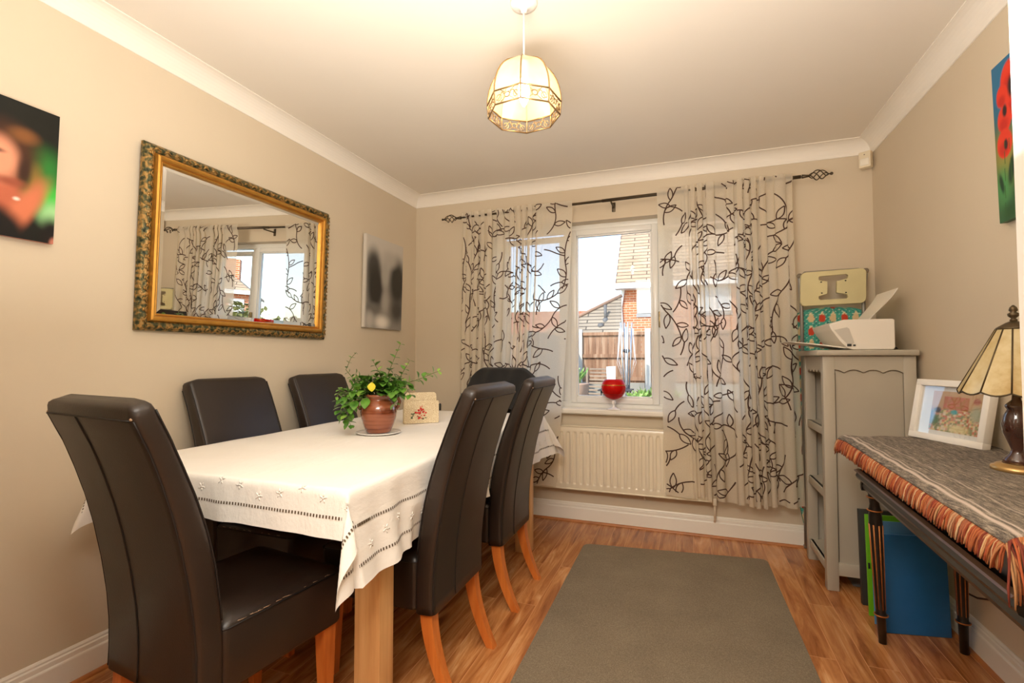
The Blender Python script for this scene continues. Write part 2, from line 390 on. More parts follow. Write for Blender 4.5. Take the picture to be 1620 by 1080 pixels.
# ------------------------------------------------------------------ radiator
rad = thing('radiator', (0, 0, 0), 0, 'cream fluted panel radiator on the wall under the window sill', 'radiator')
M_rad = mat('cream_radiator_enamel', (.80, .71, .55), .3, var=.02, vs=3, coat=.2)
rx0, rx1, rz0, rz1 = .98, 2.16, .238, .662; b = B()
nfl = 26; pw = (rx1-rx0)/nfl
def rady(x, z):
    t = ((x-rx0)/pw) % 1; f = sm(.12, .3, t)*(1-sm(.7, .88, t)); e = sm(rz0+.03, rz0+.055, z)*(1-sm(rz1-.06, rz1-.035, z)); return -.088 - .011*(1-f)*0 + .012*(1-f)*e*1.0 - .004*e*f
xs = [rx0+pw*i/10 for i in range(nfl*10+1)]; zs = [rz0, rz0+.03, rz0+.035, rz0+.042, rz0+.05, rz0+.056] + list(np.linspace(rz0+.08, rz1-.08, 6)) + [rz1-.062, rz1-.055, rz1-.048, rz1-.04, rz1-.034, rz1-.004, rz1]
b.grid(lambda x, z: (x, rady(x, z) + (.004 if z in (rz0, rz1) else 0), z), xs, zs)
b.box(rx0, rx1, -.083, -.035, rz0+.004, rz1-.004); b.obj('panel', M_rad, rad)
b = B(); b.box(rx0+.002, rx1-.002, -.094, -.03, rz1-.004, rz1+.003, .002); b.box(rx0, rx1, -.09, -.082, rz0-.005, rz0+.004, .002); b.obj('top_grille', M_rad, rad)
b = B(); b.tube([(2.175, -.06, .27), (2.175, -.06, .13)], .0075, 10); b.tube([(2.175, -.06, .235), (2.13, -.06, .26)], .008, 10); b.box(2.163, 2.187, -.078, -.04, .21, .26, .006)
b.tube([(2.175, -.06, .13), (2.175, -.02, .1), (2.175, -.0, .1)], .0075, 8); b.obj('valve', M_rad, rad)
b = B(); b.tube([(1.75, -.05, .245), (1.75, -.03, .20), (1.75, 0, .19)], .004, 8); b.obj('air_pipe', M_rad, rad)

# ------------------------------------------------------------------ goblet on the sill
GX, GY, GZ = 1.553, -.02, .7775
gob = thing('glass_goblet', (GX, GY, GZ), 0, 'large red round goblet candle holder with gold band on the window sill', 'goblet')
k = N('clear_stem_glass'); k.b.inputs['Base Color'].default_value = (.95, .93, .9, 1); k.b.inputs['Roughness'].default_value = .03; k.b.inputs['Transmission Weight'].default_value = .7; k.b.inputs['IOR'].default_value = 1.45; M_clear = k.m
def redglass():
    k = N('red_glass'); t = k.n('BsdfTransparent'); t.inputs[0].default_value = (1, .10, .07, 1); d = k.n('BsdfTranslucent'); d.inputs[0].default_value = (.9, .02, .012, 1)
    e = k.n('BsdfPrincipled'); e.inputs['Base Color'].default_value = (.75, .012, .01, 1); e.inputs['Roughness'].default_value = .05
    m = k.n('MixShader'); m.inputs[0].default_value = .5; k.l(t.outputs[0], m.inputs[1]); k.l(d.outputs[0], m.inputs[2])
    m2 = k.n('MixShader'); m2.inputs[0].default_value = .45; k.l(m.outputs[0], m2.inputs[1]); k.l(e.outputs[0], m2.inputs[2]); k.l(m2.outputs[0], k.out.inputs[0]); return k.m
R_ = .081; cz = .148; prof = []
for i in range(17):
    a = -PI/2 + (PI/2+.72)*i/16; prof.append((max(.004, R_*math.cos(a)), cz+R_*math.sin(a)))
b = B(); b.lathe(prof + [(r_-.003, z_) for r_, z_ in prof[::-1]], cap=False); b.obj('bowl', redglass(), gob)
b = B(); b.lathe([(.068, cz-.045), (.0765, cz-.02), (.0785, cz-.012), (.02, cz-.012)], n=32); b.obj('candle', mat('red_wax', (.35, .01, .012), .35), gob)
b = B(); zb_ = cz+.018; b.lathe([(R_*.976, zb_-.003), (R_*.982, zb_), (R_*.976, zb_+.003)], cap=False); b.obj('gold_band', mat('gold_band_paint', s8(220, 150, 60), .25, .6), gob)
b = B(); b.lathe([(.046, 0), (.047, .003), (.03, .009), (.012, .016), (.007, .024), (.0065, .034), (.012, .04), (.016, .048), (.012, .056), (.007, .06), (.009, .066), (.016, .070)]); b.obj('stem', mat('frosted_white_glass', (.86, .84, .82), .12, coat=.6), gob)

# ------------------------------------------------------------------ mirror
mir = thing('wall_mirror', (.0, -1.565, 1.235), 0, 'large rectangular mirror in ornate gold and green frame hanging on the left wall', 'mirror')
mir.rotation_euler = (0, math.radians(1.75), math.radians(0))
M_goldf = mat('antique_gold', s8(196, 142, 62), .35, .75, var=.12, vs=20)
def ornate():
    k = N('ornate_green_gold'); v = k.coord((1, 1, 1)); n_ = k.noise(v, 70, 4); vo = k.n('TexVoronoi'); vo.inputs['Scale'].default_value = 48; k.l(v, vo.inputs['Vector'])
    m = k.mix(.25, n_, vo.outputs['Distance']); c = k.ramp(m, [(.34, s8(38, 46, 32)), (.47, s8(84, 84, 54)), (.6, s8(168, 132, 76))]); k.l(c, k.b.inputs['Base Color'])
    k.b.inputs['Metallic'].default_value = .55; k.b.inputs['Roughness'].default_value = .4; k.bump(m, .8, .006); return k.m
M_orn = ornate()
ml, mh = 1.036, .742; y0, y1 = -ml/2, ml/2      # local: y along the wall, z up
def frame_ring(b, ins, prof):
    """prof: list (inset, x) swept round the rectangle"""
    rings = []
    for ins_, x_ in prof:
        rings.append([(x_, y0+ins_, ins_), (x_, y1-ins_, ins_), (x_, y1-ins_, mh-ins_), (x_, y0+ins_, mh-ins_)])
    for r0, r1 in zip(rings[:-1], rings[1:]):
        for j in range(4):
            k_ = (j+1) % 4; b._add([r0[j], r0[k_], r1[k_], r1[j]], [(0, 1, 2, 3)], False)
b = B(); frame_ring(b, 0, [(0, .002), (0, .016), (.004, .022), (.012, .030), (.022, .033), (.032, .030), (.036, .026)]); b.obj('outer_moulding', M_orn, mir)
b = B()
for side in range(4):
    n_ = 24 if side < 2 else 17
    for i in range(n_):
        t = (i+.5)/n_; yy, zz = (y0+.02+t*(ml-.04), .019) if side == 0 else (y0+.02+t*(ml-.04), mh-.019) if side == 1 else (y0+.019, .02+t*(mh-.04)) if side == 2 else (y1-.019, .02+t*(mh-.04))
        al = side < 2
        b.sphere((.0305, yy, zz), .0085, 8, (.45, 1.2 if al else .7, .7 if al else 1.2)); b.tube([(.034, yy-(.014 if al else -.009), zz-(.009 if al else .014)), (.037, yy, zz), (.034, yy+(.014 if al else .009), zz-(.009 if al else -.014))], .0028, 5)
b.obj('carved_leaf_border', mat('rubbed_gold_leaf', s8(150, 116, 62), .4, .6, var=.2, vs=40), mir)
b = B(); frame_ring(b, 0, [(.036, .026), (.037, .030), (.042, .040), (.049, .043), (.056, .041), (.060, .034), (.061, .029), (.064, .031), (.069, .028), (.071, .018)]); b.obj('inner_moulding', M_goldf, mir)
k = N('mirror_silver'); k.b.inputs['Base Color'].default_value = (.90, .91, .88, 1); k.b.inputs['Metallic'].default_value = 1; k.b.inputs['Roughness'].default_value = .0; M_mir = k.m
b = B(); gi, gb = .070, .088
def rect(ins_, x_): return [(x_, y0+ins_, ins_), (x_, y1-ins_, ins_), (x_, y1-ins_, mh-ins_), (x_, y0+ins_, mh-ins_)]
b._add(rect(gb, .021), [(0, 1, 2, 3)]); ra, rb = rect(gi, .0185), rect(gb, .021)
for j in range(4): b._add([ra[j], ra[(j+1) % 4], rb[(j+1) % 4], rb[j]], [(0, 1, 2, 3)])
b.obj('mirror_glass', M_mir, mir)
B().box(.002, .016, y0+.01, y1-.01, .01, mh-.01).obj('backing', mat('backing_board', s8(120, 96, 66), .8), mir)

# ------------------------------------------------------------------ pictures on the walls
def canvas(name, wd, ht, dp, fn, n=90, bulge=0):
    """canvas facing local -y, x along the width, z up"""
    b = B(); nx, nz = n, int(n*ht/wd)
    b.grid(lambda x, z: (x, -dp, z), np.linspace(-wd/2, wd/2, nx+1), np.linspace(0, ht, nz+1), False)
    b.box(-wd/2, wd/2, -dp+.0005, 0, 0, ht)
    o = b.obj(name, attr_mat('printed_canvas', .45, .15)); setcol(o, lambda c: fn(min(1, max(0, c.x/wd+.5)), min(1, max(0, c.z/ht)))); return o
def blob(c, u, v, cu, cv, ru, rv, col, soft=.5, rot=0):
    du, dv = u-cu, v-cv
    if rot: du, dv = du*math.cos(rot)+dv*math.sin(rot), -du*math.sin(rot)+dv*math.cos(rot)
    d = math.hypot(du/ru, dv/rv); return lerp(c, col, 1-sm(1-soft, 1+soft*.6, d))
def portrait(u, v):
    u = (u-.66)/.34; c = s8(16, 18, 14)
    c = blob(c, u, v, .95, .36, .50, .15, s8(70, 190, 70), .9); c = blob(c, u, v, .80, .55, .35, .16, s8(40, 120, 46), .95); c = blob(c, u, v, .98, .22, .3, .10, s8(160, 214, 150), .9)
    c = blob(c, u, v, .08, .60, .64, .24, s8(70, 40, 24), .5); c = blob(c, u, v, .40, .76, .26, .06, s8(124, 78, 40), .8); c = blob(c, u, v, .64, .40, .16, .16, s8(140, 104, 50), .8)
    c = blob(c, u, v, .10, .30, .40, .16, s8(186, 100, 72), .6); c = blob(c, u, v, .42, .20, .50, .13, s8(206, 118, 84), .6, .5); c = blob(c, u, v, .02, .55, .34, .17, s8(222, 150, 118), .5)
    c = blob(c, u, v, .44, .50, .12, .12, s8(56, 32, 22), .8); c = blob(c, u, v, .20, .40, .3, .035, s8(150, 78, 56), .9)
    c = blob(c, u, v, -.04, .605, .16, .018, s8(80, 50, 44), .9); c = blob(c, u, v, .33, .285, .06, .014, s8(236, 220, 204), .8)
    c = blob(c, u, v, .0, .03, .62, .20, s8(18, 15, 16), .4, -.1); c = blob(c, u, v, .95, .03, .22, .18, s8(20, 16, 16), .5); c = blob(c, u, v, 1.0, 0, .08, .05, s8(190, 120, 100), .6)
    return c
def bw(u, v):
    def g(x): return s8(x, x*.97, x*.92)
    c = lerp(g(196), g(140), sm(.9, .4, v)); c = blob(c, u, v, .20, .66, .20, .22, g(70), .6); c = blob(c, u, v, .26, .44, .22, .26, g(48), .5); c = blob(c, u, v, .85, .55, .24, .30, g(52), .5)
    c = blob(c, u, v, .62, .80, .22, .10, g(176), .8); c = blob(c, u, v, .50, .60, .10, .16, g(170), .7); c = blob(c, u, v, .52, .30, .10, .14, g(166), .8); c = blob(c, u, v, .20, .22, .2, .06, g(110), .8)
    c = blob(c, u, v, .85, .22, .2, .14, g(70), .7); c = blob(c, u, v, .45, .07, .2, .08, g(230), .8); c = blob(c, u, v, .12, .08, .12, .1, g(186), .8)
    return lerp(c, g(205), sm(.05, 0, u))
def poppies(u, v):
    u = u*3.2
    c = lerp(s8(52, 96, 60), s8(40, 110, 150), sm(.45, .8, v)); c = blob(c, u, v, .3, .40, .4, .2, s8(150, 140, 70), .8); c = blob(c, u, v, .2, .22, .3, .14, s8(70, 140, 80), .8)
    c = blob(c, u, v, .5, .30, .14, .07, s8(24, 60, 36), .4, .5); c = blob(c, u, v, .15, .24, .1, .05, s8(24, 60, 36), .5, -.6); c = blob(c, u, v, .4, .05, .3, .06, s8(40, 84, 44), .8)
    R1 = s8(224, 58, 36); R2 = s8(196, 36, 26)
    for (cu, cv, r) in ((.62, .85, .34), (.32, .78, .2), (.7, .70, .3), (.36, .63, .24), (.32, .48, .26), (.95, .55, .2), (1.5, .8, .4), (1.6, .4, .35), (2.4, .7, .4), (.85, .20, .12)):
        c = blob(c, u, v, cu, cv, r, r*.36, R1, .12); c = blob(c, u, v, cu-.03, cv-.03, r*.7, r*.18, R2, .6)
    for (cu, cv, r) in ((.66, .80, .15), (.38, .68, .08), (.36, .47, .07), (1.5, .8, .15), (2.4, .7, .14)): c = blob(c, u, v, cu, cv, r, r*.5, s8(46, 30, 36), .4)
    for cu, a in ((.3, .2), (.48, -.1), (.6, .1)):
        if abs(u-cu-a*(v-.4)) < .008 and v < .5: c = s8(46, 90, 40)
    return c
def hang(o, loc, rz, tilt, label, cat):
    o.location = loc; o.rotation_euler = (tilt, 0, rz); return tag(o, label, cat)
hang(canvas('portrait_canvas', .44, .432, .02, portrait, 130), (.006, -2.352-.22, 1.508), PI/2, math.radians(2), 'blurred colour portrait canvas of a person in black, at the photo left edge', 'picture')
hang(canvas('photo_canvas', .440, .622, .022, bw, 60), (.004, -.466, 1.33), PI/2, math.radians(1.2), 'blurred black and white photo canvas on left wall between mirror and window corner', 'picture')
hang(canvas('poppy_painting', .50, .535, .02, poppies, 150), (W-.004, -1.245-.25, 1.583), -PI/2, math.radians(1), 'painting of red poppies on blue and green, high on the right wall', 'painting')

# ------------------------------------------------------------------ alarm sensor
al = thing('alarm_sensor', (3.018, -.035, 2.225), math.radians(-35), 'small cream alarm motion sensor in the top right corner under the coving', 'alarm sensor')
M_cream = mat('cream_plastic', (.78, .68, .50), .4)
B().prism([(-.03, 0), (.03, 0), (.03, .094), (-.03, .094)], -.032, .008, 'y', .005).obj('housing', M_cream, al)
b = B(); b.box(-.022, .022, -.037, -.03, .012, .052, .004); b.obj('lens', mat('sensor_lens', (.85, .80, .68), .3), al)
b = B(); b.sphere((0, -.033, .074), .003, 8); b.obj('indicator', mat('dark_led', (.1, .02, .02), .3), al)

# ------------------------------------------------------------------ pendant lamp
pen = thing('pendant_light', (1.486, -1.735, 0), 0, 'lit dome pendant lamp of leaded cream glass panels hanging from the ceiling', 'pendant lamp')
M_wp = mat('white_plastic', (.86, .82, .75), .35)
b = B(); b.lathe([(.006, H-.036), (.010, H-.034), (.013, H-.022), (.030, H-.016), (.046, H-.010), (.050, H)], n=40); b.obj('ceiling_rose', M_wp, pen)
b = B(); b.tube([(0, 0, H-.03), (0, 0, 2.19)], .0032, 8); b.obj('flex', M_wp, pen)
b = B(); b.lathe([(.005, 2.205), (.012, 2.20), (.018, 2.188), (.021, 2.178), (.019, 2.15), (.019, 2.118)], n=24); b.obj('lamp_holder', M_wp, pen)
def shade_glass():
    k = N('shade_glass'); c = k.ramp(k.noise(k.coord(), 9, 3), [(.3, (.92, .72, .45)), (.7, (.98, .86, .64))]); tl = k.n('BsdfTranslucent'); k.l(c, tl.inputs[0]); tr = k.n('BsdfTransparent'); tr.inputs[0].default_value = (1, .95, .85, 1)
    gl = k.n('BsdfPrincipled'); k.l(c, gl.inputs['Base Color']); gl.inputs['Roughness'].default_value = .15
    m = k.n('MixShader'); m.inputs[0].default_value = .80; k.l(tl.outputs[0], m.inputs[1]); k.l(tr.outputs[0], m.inputs[2]); m2 = k.n('MixShader'); m2.inputs[0].default_value = .3; k.l(m.outputs[0], m2.inputs[1]); k.l(gl.outputs[0], m2.inputs[2])
    k.l(m2.outputs[0], k.out.inputs[0]); return k.m
M_sg = shade_glass(); M_lead = mat('brass_leading', s8(150, 122, 84), .35, .7, var=.2, vs=40)
NS = 8; RA = .131; pz0, pz1, pzt = 1.986, 2.032, 2.186
shp = [(RA-.004, pz0), (RA, pz1)] + [(RA*math.cos(a)**.85 if a < 1.45 else .02, pz1+(pzt-pz1)*math.sin(a)) for a in [PI/2*i/9 for i in range(1, 9)]] + [(.018, pzt)]
def ang(i): return 2*PI*(i+.30)/NS
for i in range(NS):
    a0, a1 = ang(i), ang(i+1); b = B()
    b.loft([[(r*math.cos(a), r*math.sin(a), z) for a in (a0, a1)] for r, z in shp[1:]], cap=False, closed=False); b.obj('glass_panel', M_sg, pen)
b = B()
for i in range(NS):
    a = ang(i); b.tube([((r+.001)*math.cos(a), (r+.001)*math.sin(a), z) for r, z in shp], .0030, 6)
    for r, z in (shp[0], shp[1]): b.tube([((r+.001)*math.cos(ang(i)), (r+.001)*math.sin(ang(i)), z), ((r+.001)*math.cos(ang(i+1)), (r+.001)*math.sin(ang(i+1)), z)], .0030, 6)
b.lathe([(.024, pzt-.003), (.02, pzt+.006), (.010, pzt+.008)], n=16); b.obj('leading', M_lead, pen)
for i in range(NS):   # filigree band: a scroll in each side
    a0, a1 = ang(i), ang(i+1); p0 = Vector((RA*math.cos(a0), RA*math.sin(a0), 0)); p1 = Vector((RA*math.cos(a1), RA*math.sin(a1), 0)); b = B(); mid = (pz0+pz1)/2; hh = (pz1-pz0)/2-.002
    def Q(t, z): q = p0.lerp(p1, t); return (q.x, q.y, mid+z*hh)
    b.tube([Q(.5+.10*math.cos(x), .42*math.sin(x)) for x in np.linspace(0, 2*PI, 13)], .0016, 5)
    for sgn in (-1, 1):
        b.tube([Q(.5+sgn*(.10+.33*t), .55*math.sin(5.5*t)) for t in np.linspace(0, 1, 10)], .0015, 5)
        b.tube([Q(.5+sgn*(.32+.09*math.cos(x)), -.2+.5*math.sin(x)) for x in np.linspace(0, 5, 10)], .0014, 5)
        b.tube([Q(.5+sgn*.06, .3), Q(.5+sgn*.25, .95)], .0013, 5); b.tube([Q(.5+sgn*.06, -.3), Q(.5+sgn*.25, -.95)], .0013, 5)
    b.obj('filigree', M_lead, pen)
k = N('lit_bulb'); k.b.inputs['Base Color'].default_value = (1, .9, .7, 1); k.b.inputs['Emission Color'].default_value = (1, .74, .42, 1); k.b.inputs['Emission Strength'].default_value = 74; M_bulb = k.m
b = B(); b.lathe([(.012, 2.118), (.016, 2.105), (.021, 2.088), (.0215, 2.07), (.017, 2.05), (.009, 2.032), (.003, 2.022)], n=20); b.obj('bulb', M_bulb, pen)

# ------------------------------------------------------------------ dining table and cloth
TX0, TX1, TY0, TY1, TZ = .200, 1.175, -2.278, -.45, .776
M_oak = None
def oak():
    k = N('light_oak'); g = k.noise(k.coord((30, 30, 1.5)), 1.3, 5, .6); c = k.ramp(g, [(.3, s8(196, 146, 92)), (.7, s8(226, 182, 126))]); k.l(c, k.b.inputs['Base Color']); k.b.inputs['Roughness'].default_value = .4; return k.m
M_oak = oak()
tb = thing('dining_table', (0, 0, 0), 0, 'long oak dining table with square legs under a white cloth', 'table')
B().box(TX0, TX1, TY0, TY1, TZ-.035, TZ-.004, .004).obj('tabletop', M_oak, tb)
b = B(); z0, z1 = TZ-.11, TZ-.036
for a in ((TX0+.05, TX1-.05, TY0+.03, TY0+.05), (TX0+.05, TX1-.05, TY1-.06, TY1-.04), (TX0+.02, TX0+.04, TY0+.05, TY1-.05), (TX1-.045, TX1-.025, TY0+.05, TY1-.05)): b.box(a[0], a[1], a[2], a[3], z0, z1)
b.obj('apron', M_oak, tb)
for x in (TX0+.062, TX1-.060):
    for y in (-2.072, -.62):
        w_ = .045; B().box(x-w_, x+w_, y-w_+.008, y+w_-.008, 0, TZ-.036, .003).obj('leg', M_oak, tb)

oL, oR, oN, oF = .19, .250, .126, .20
CW, BT = .405, .074                      # chair width, thickness of a chair back
XR, XL, CD, CE, CB, CC = 1.236, .168, -1.725, -1.105, -1.700, -1.125
BP = [(.285, -.004), (.34, -.002), (.42, -.004), (.5, -.011), (.6, -.026), (.7, -.046), (.78, -.066), (.86, -.091), (.93, -.116), (1.0, -.147)]
def bprof(z):
    return float(np.interp(z, [p[0] for p in BP], [p[1] for p in BP]))
def cloth_pt(X, Y, off=0):
    dx = max(TX0-X, X-TX1, 0); dy = max(TY0-Y, Y-TY1, 0); sx = 1 if X > (TX0+TX1)/2 else -1; sy = 1 if Y > -1.4 else -1
    cx, cy = min(max(X, TX0), TX1), min(max(Y, TY0), TY1); rad = .006
    if dx == 0 and dy == 0:
        return Vector((X, Y, TZ+off + .0008*math.sin(X*31+Y*9)+.0006*math.sin(Y*23-X*7)))
    if dx > 0 and dy > 0:
        r = math.hypot(dx, dy); th = math.atan2(dy, dx); S2 = math.sin(2*th)
        ps = th + .55*math.sin(4*th)*min(1, r/.1)
        h = rad + r*(.10+.36*S2) + .02*(r/.25)
        if sx < 0: h = rad + r*(.02+(.34 if sy < 0 else .12)*S2)
        if sx > 0 and sy < 0:
            h = rad + r*(.06+.30*S2); ps = th + .75*math.sin(4*th)*min(1, r/.08)
        zz = TZ - math.sqrt(max(0, r*r-(h-rad)**2*.8))
        return Vector((cx+sx*(h+off)*math.cos(ps), cy+sy*(h+off)*math.sin(ps), zz))
    d = dx or dy; al_ = Y if dx else X; full = (.26 if dx else .2)
    corner = math.exp(-min(abs(al_-(TY0 if dx else TX0)), abs(al_-(TY1 if dx else TX1)))/.12)
    t = min(1, d/full); rip = .010*math.sin(al_*26+1.3*math.sin(al_*9)) + .006*math.sin(al_*51+2)
    if dx and sx < 0: rip = .006*math.sin(al_*20)
    h = rad*sm(0, .02, d)+rip*t*(1-corner) + .006*t + d*.08*t
    if dy and sy < 0: h = rad*sm(0, .02, d)+.5*rip*t*(1-corner)+d*.10
    h += corner*d*.08
    zz = TZ - max(0, d-.004) + .0015*math.sin(al_*33)*t
    if dx:
        X2 = cx+sx*(h+off)
        for yc, side in ((CD, 1), (CE, 1), (CB, -1), (CC, -1)):      # the cloth is pressed in by the chair backs
            if side == sx:
                k_ = sm(CW/2+.09, CW/2+.02, abs(Y-yc)); fx = (XR+.0 - bprof(zz)-BT-.006) if side > 0 else (XL + bprof(zz)+BT+.006)
                if (X2 > fx) == (side > 0): X2 = X2*(1-k_)+(fx+off*side)*k_
        return Vector((X2, Y, zz))
    Y2 = cy+sy*(h+off)
    if sy > 0 and abs(X-.845) < .3: Y2 = min(Y2, -.36-BT-.006)
    return Vector((X, Y2, zz))
def axis(a, b_, lo, hi, n):
    v = list(np.linspace(a, a+lo, 16, endpoint=False)) + list(np.linspace(a+lo, b_-hi, n)) + list(np.linspace(b_-hi, b_, 17)[1:])
    return v
b = B(); b.grid(lambda X, Y: tuple(cloth_pt(X, Y)), axis(TX0-oL, TX1+oR, oL, oR, 40), axis(TY0-oN, TY1+oF, oN, oF, 110))
def cloth_mat():
    k = N('white_cotton'); v = k.coord(); f = k.noise(v, 5, 3); k.l(k.ramp(f, [(.3, (.80, .76, .70)), (.7, (.84, .805, .745))]), k.b.inputs['Base Color']); k.b.inputs['Roughness'].default_value = .8; k.b.inputs['Sheen Weight'].default_value = .15
    wv = k.noise(k.coord((14, 3, 8)), 2.4, 5, .6); k.bump(wv, .35, .010); return k.m
b.mi = 1
def dot(X, Y, along):
    l_, w_ = .0026, .0040
    q = [(-l_, -w_), (l_, -w_), (l_, w_), (-l_, w_)]
    if along == 'x': q = [(X+a, Y+c) for a, c in q]
    else: q = [(X+c, Y+a) for a, c in q]
    b._add([tuple(cloth_pt(p[0], p[1], .0016) + Vector((0, 0, .0012))) for p in q], [(0, 1, 2, 3)])
ex0, ex1, ey0, ey1 = TX0-oL, TX1+oR, TY0-oN, TY1+oF
for ins in (.052, .15):
    n_ = int((ey1-ey0-2*ins)/.0105)
    for i in range(n_+1): dot(ex1-ins, ey0+ins+i*.0105, 'y')
    n_ = int((ex1-ex0-2*ins)/.0105)
    if ins < .1:
        for i in range(n_+1): dot(ex0+ins+i*.0105, ey0+ins, 'x')
for i in range(14): dot(ex1-.15-.0, ey0+.06+i*.0105, 'y')
b.mi = 0
rn = random.Random(5)                       # white embroidered sprigs between the two openwork lines
def emb(X, Y):
    b.sphere(tuple(cloth_pt(X, Y, .0006)), .004, 6)
    for k in range(5):
        a = k*2*PI/5+X*40; p0 = cloth_pt(X+.004*math.cos(a), Y+.004*math.sin(a), .001); p1 = cloth_pt(X+.013*math.cos(a), Y+.013*math.sin(a), .001); b.tube([tuple(p0), tuple(p1)], [.0022, .0012], 4)
i = 0
while ex0+.12+i*.075 < ex1-.1: emb(ex0+.12+i*.075, ey0+.10+.018*math.sin(i*1.7)); i += 1
i = 0
while ey0+.12+i*.075 < ey1-.1: emb(ex1-.10+.014*math.sin(i*1.7), ey0+.12+i*.075); i += 1
cl = b.obj('tablecloth', [cloth_mat(), mat('openwork_shadow_holes', s8(92, 76, 56), .9)], recalc=False)
tag(cl, 'off-white embroidered tablecloth with openwork hem draped over the dining table', 'tablecloth')

# ------------------------------------------------------------------ dining chairs
def leather():
    k = N('dark_brown_leather'); v = k.coord(); f = k.noise(v, 3, 4); f2 = k.noise(v, 240, 3); c = k.ramp(f, [(.3, s8(29, 21, 16)), (.7, s8(43, 32, 25))]); k.l(c, k.b.inputs['Base Color'])
    k.l(k.ramp(f, [(.3, (.33,)*3), (.7, (.45,)*3)]), k.b.inputs['Roughness']); k.b.inputs['Specular IOR Level'].default_value = .55; k.bump(k.mix(.35, f2, k.noise(v, 14, 4)), .14, .003); return k.m
M_lea = leather(); M_seam = mat('leather_seam', s8(26, 20, 17), .6); M_scuff = mat('scuffed_leather', s8(170, 140, 112), .6, var=.3, vs=90)
def cwood():
    k = N('orange_beech'); g = k.noise(k.coord((40, 40, 3)), 1.2, 5, .6); k.l(k.ramp(g, [(.3, s8(186, 96, 34)), (.7, s8(214, 126, 56))]), k.b.inputs['Base Color']); k.b.inputs['Roughness'].default_value = .33; return k.m
M_cw = cwood()
def make_chair(label):
    t = thing('dining_chair', (0, 0, 0), 0, label, 'chair', 'dark brown leather dining chairs around the table')
    b = B(); rings = []
    zs_ = list(np.linspace(.285, 1.0, 22)); zs_[0] = .285
    for i, z in enumerate(zs_):
        y = bprof(z); th = BT-.022*sm(.6, 1.0, z); w_ = CW
        slope = (bprof(min(z+.02, 1.0))-bprof(max(z-.02, .285)))/(min(z+.02, 1.0)-max(z-.02, .285))
        rings.append([(a, y+th/2+c + 0, z + c*(-slope)) for a, c in rr(w_, th, .020, 4)])
    zt_ = 1.0
    for f_, dz in ((.97, .012), (.90, .020), (.72, .026), (.4, .031)):
        y = bprof(zt_); rings.append([(a*(1-(1-f_)*.35), y+.026+c*f_-dz*.20, zt_+dz*(1+.25*(1-(a/(CW/2))**2))+c*.15) for a, c in rr(CW, .052, .018, 4)])
    b.loft(rings); b.mi = 1
    def edge(z, rear=True):       # a point of the rear (or front) face at spine height z
        th = BT-.022*sm(.6, 1.0, z); sl = (bprof(min(z+.02, 1.0))-bprof(max(z-.02, .285)))/(min(z+.02, 1.0)-max(z-.02, .285)); c = -th/2 if rear else th/2
        return bprof(z)+th/2+c, z-c*sl
    zz_ = list(np.linspace(.29, 1.0, 40))
    b.tube([(-.045, edge(z)[0]-.0006, edge(z)[1]) for z in zz_], .0022, 5)
    for x in (-CW/2+.006, CW/2-.006):
        b.tube([(x, edge(z)[0]+.0042, edge(z)[1]) for z in zz_], .0022, 5)
        b.tube([(x, edge(z, False)[0]-.0042, edge(z, False)[1]) for z in zz_ if z > .46], .0022, 5)
    b.tube([(x, edge(1.0)[0]-.0002, edge(1.0)[1]+.001) for x in np.linspace(-CW/2+.014, CW/2-.014, 12)], .0024, 5)
    b.mi = 2
    for sx in (-1, 1):
        for k_ in range(3):
            b.sphere((sx*(CW/2-.012-.004*k_), edge(1.0)[0]+.002, edge(1.0)[1]+.004+.002*k_), .0042, 8, (1.6, .4, .8))
    rs = random.Random(4)
    b.obj('backrest', [M_lea, M_seam, M_scuff], t)
    b = B(); d0, d1 = .06, .455; w2 = CW-.004
    def ring(z, g): return [(a, (d0+d1)/2+c, z) for a, c in rr(w2-g, d1-d0-g, .022, 4)]
    b.loft([ring(.292, .006), ring(.300, 0), ring(.438, 0), ring(.452, .006), ring(.462, .022), ring(.470, .07), ring(.475, .16)])
    b.mi = 1; b.tube([(p[0], p[1], .4475) for p in ring(.445, .0)] + [(ring(.445, 0)[0][0], ring(.445, 0)[0][1], .4475)], .0024, 5)
    b.mi = 2
    for k_ in range(34):
        y = .10+.33*rs.random()**1.2; x = w2/2-.002-.03*rs.random()**2; l_ = rs.uniform(.006, .02); b.tube([(x, y, .4535), (x-rs.uniform(-.008, .006), y+l_, .4545)], [.0010, .0003], 4)
    b.obj('seat', [M_lea, M_seam, M_scuff], t)
    for x in (-.168, .168):
        B().taper((x, .415, .30), (x, .42, 0), .045, .028).obj('leg', M_cw, t)
        b = B(); rings = []
        for i in range(9):
            u = i/8; z = .29*(1-u); y = .032 + -.088*u**1.8; wd = .044-.012*u; rings.append([(x-wd/2, y-wd/2, z), (x+wd/2, y-wd/2, z), (x+wd/2, y+wd/2, z), (x-wd/2, y+wd/2, z)])
        b.loft(rings, smooth=False); b.obj('leg', M_cw, t)
    return t
ch = make_chair('dark leather dining chair nearest the camera at the end of the table, back towards us')
ch.location = (.725, -2.475, 0); ch.rotation_euler = (0, 0, math.radians(-6.7))
dup(ch, (XL, CB, 0), -PI/2, 'dark leather dining chair against the left wall, below the mirror, nearer of that pair')
dup(ch, (XL, CC, 0), -PI/2, 'dark leather dining chair against the left wall, partly behind the potted plant')
dup(ch, (XR, CD, 0), PI/2, 'dark leather dining chair right of the table, nearer of the two seen from behind')
e = dup(ch, (XR, CE, 0), PI/2, 'dark leather dining chair right of the table, farther one with a white tag underneath')
B().prism([(-.02, 0), (.02, .004), (.018, .035), (-.022, .03)], .10, .102, 'y').obj('care_tag', mat('white_label', (.8, .8, .78), .6), e).location = (.07, -.02, .262)
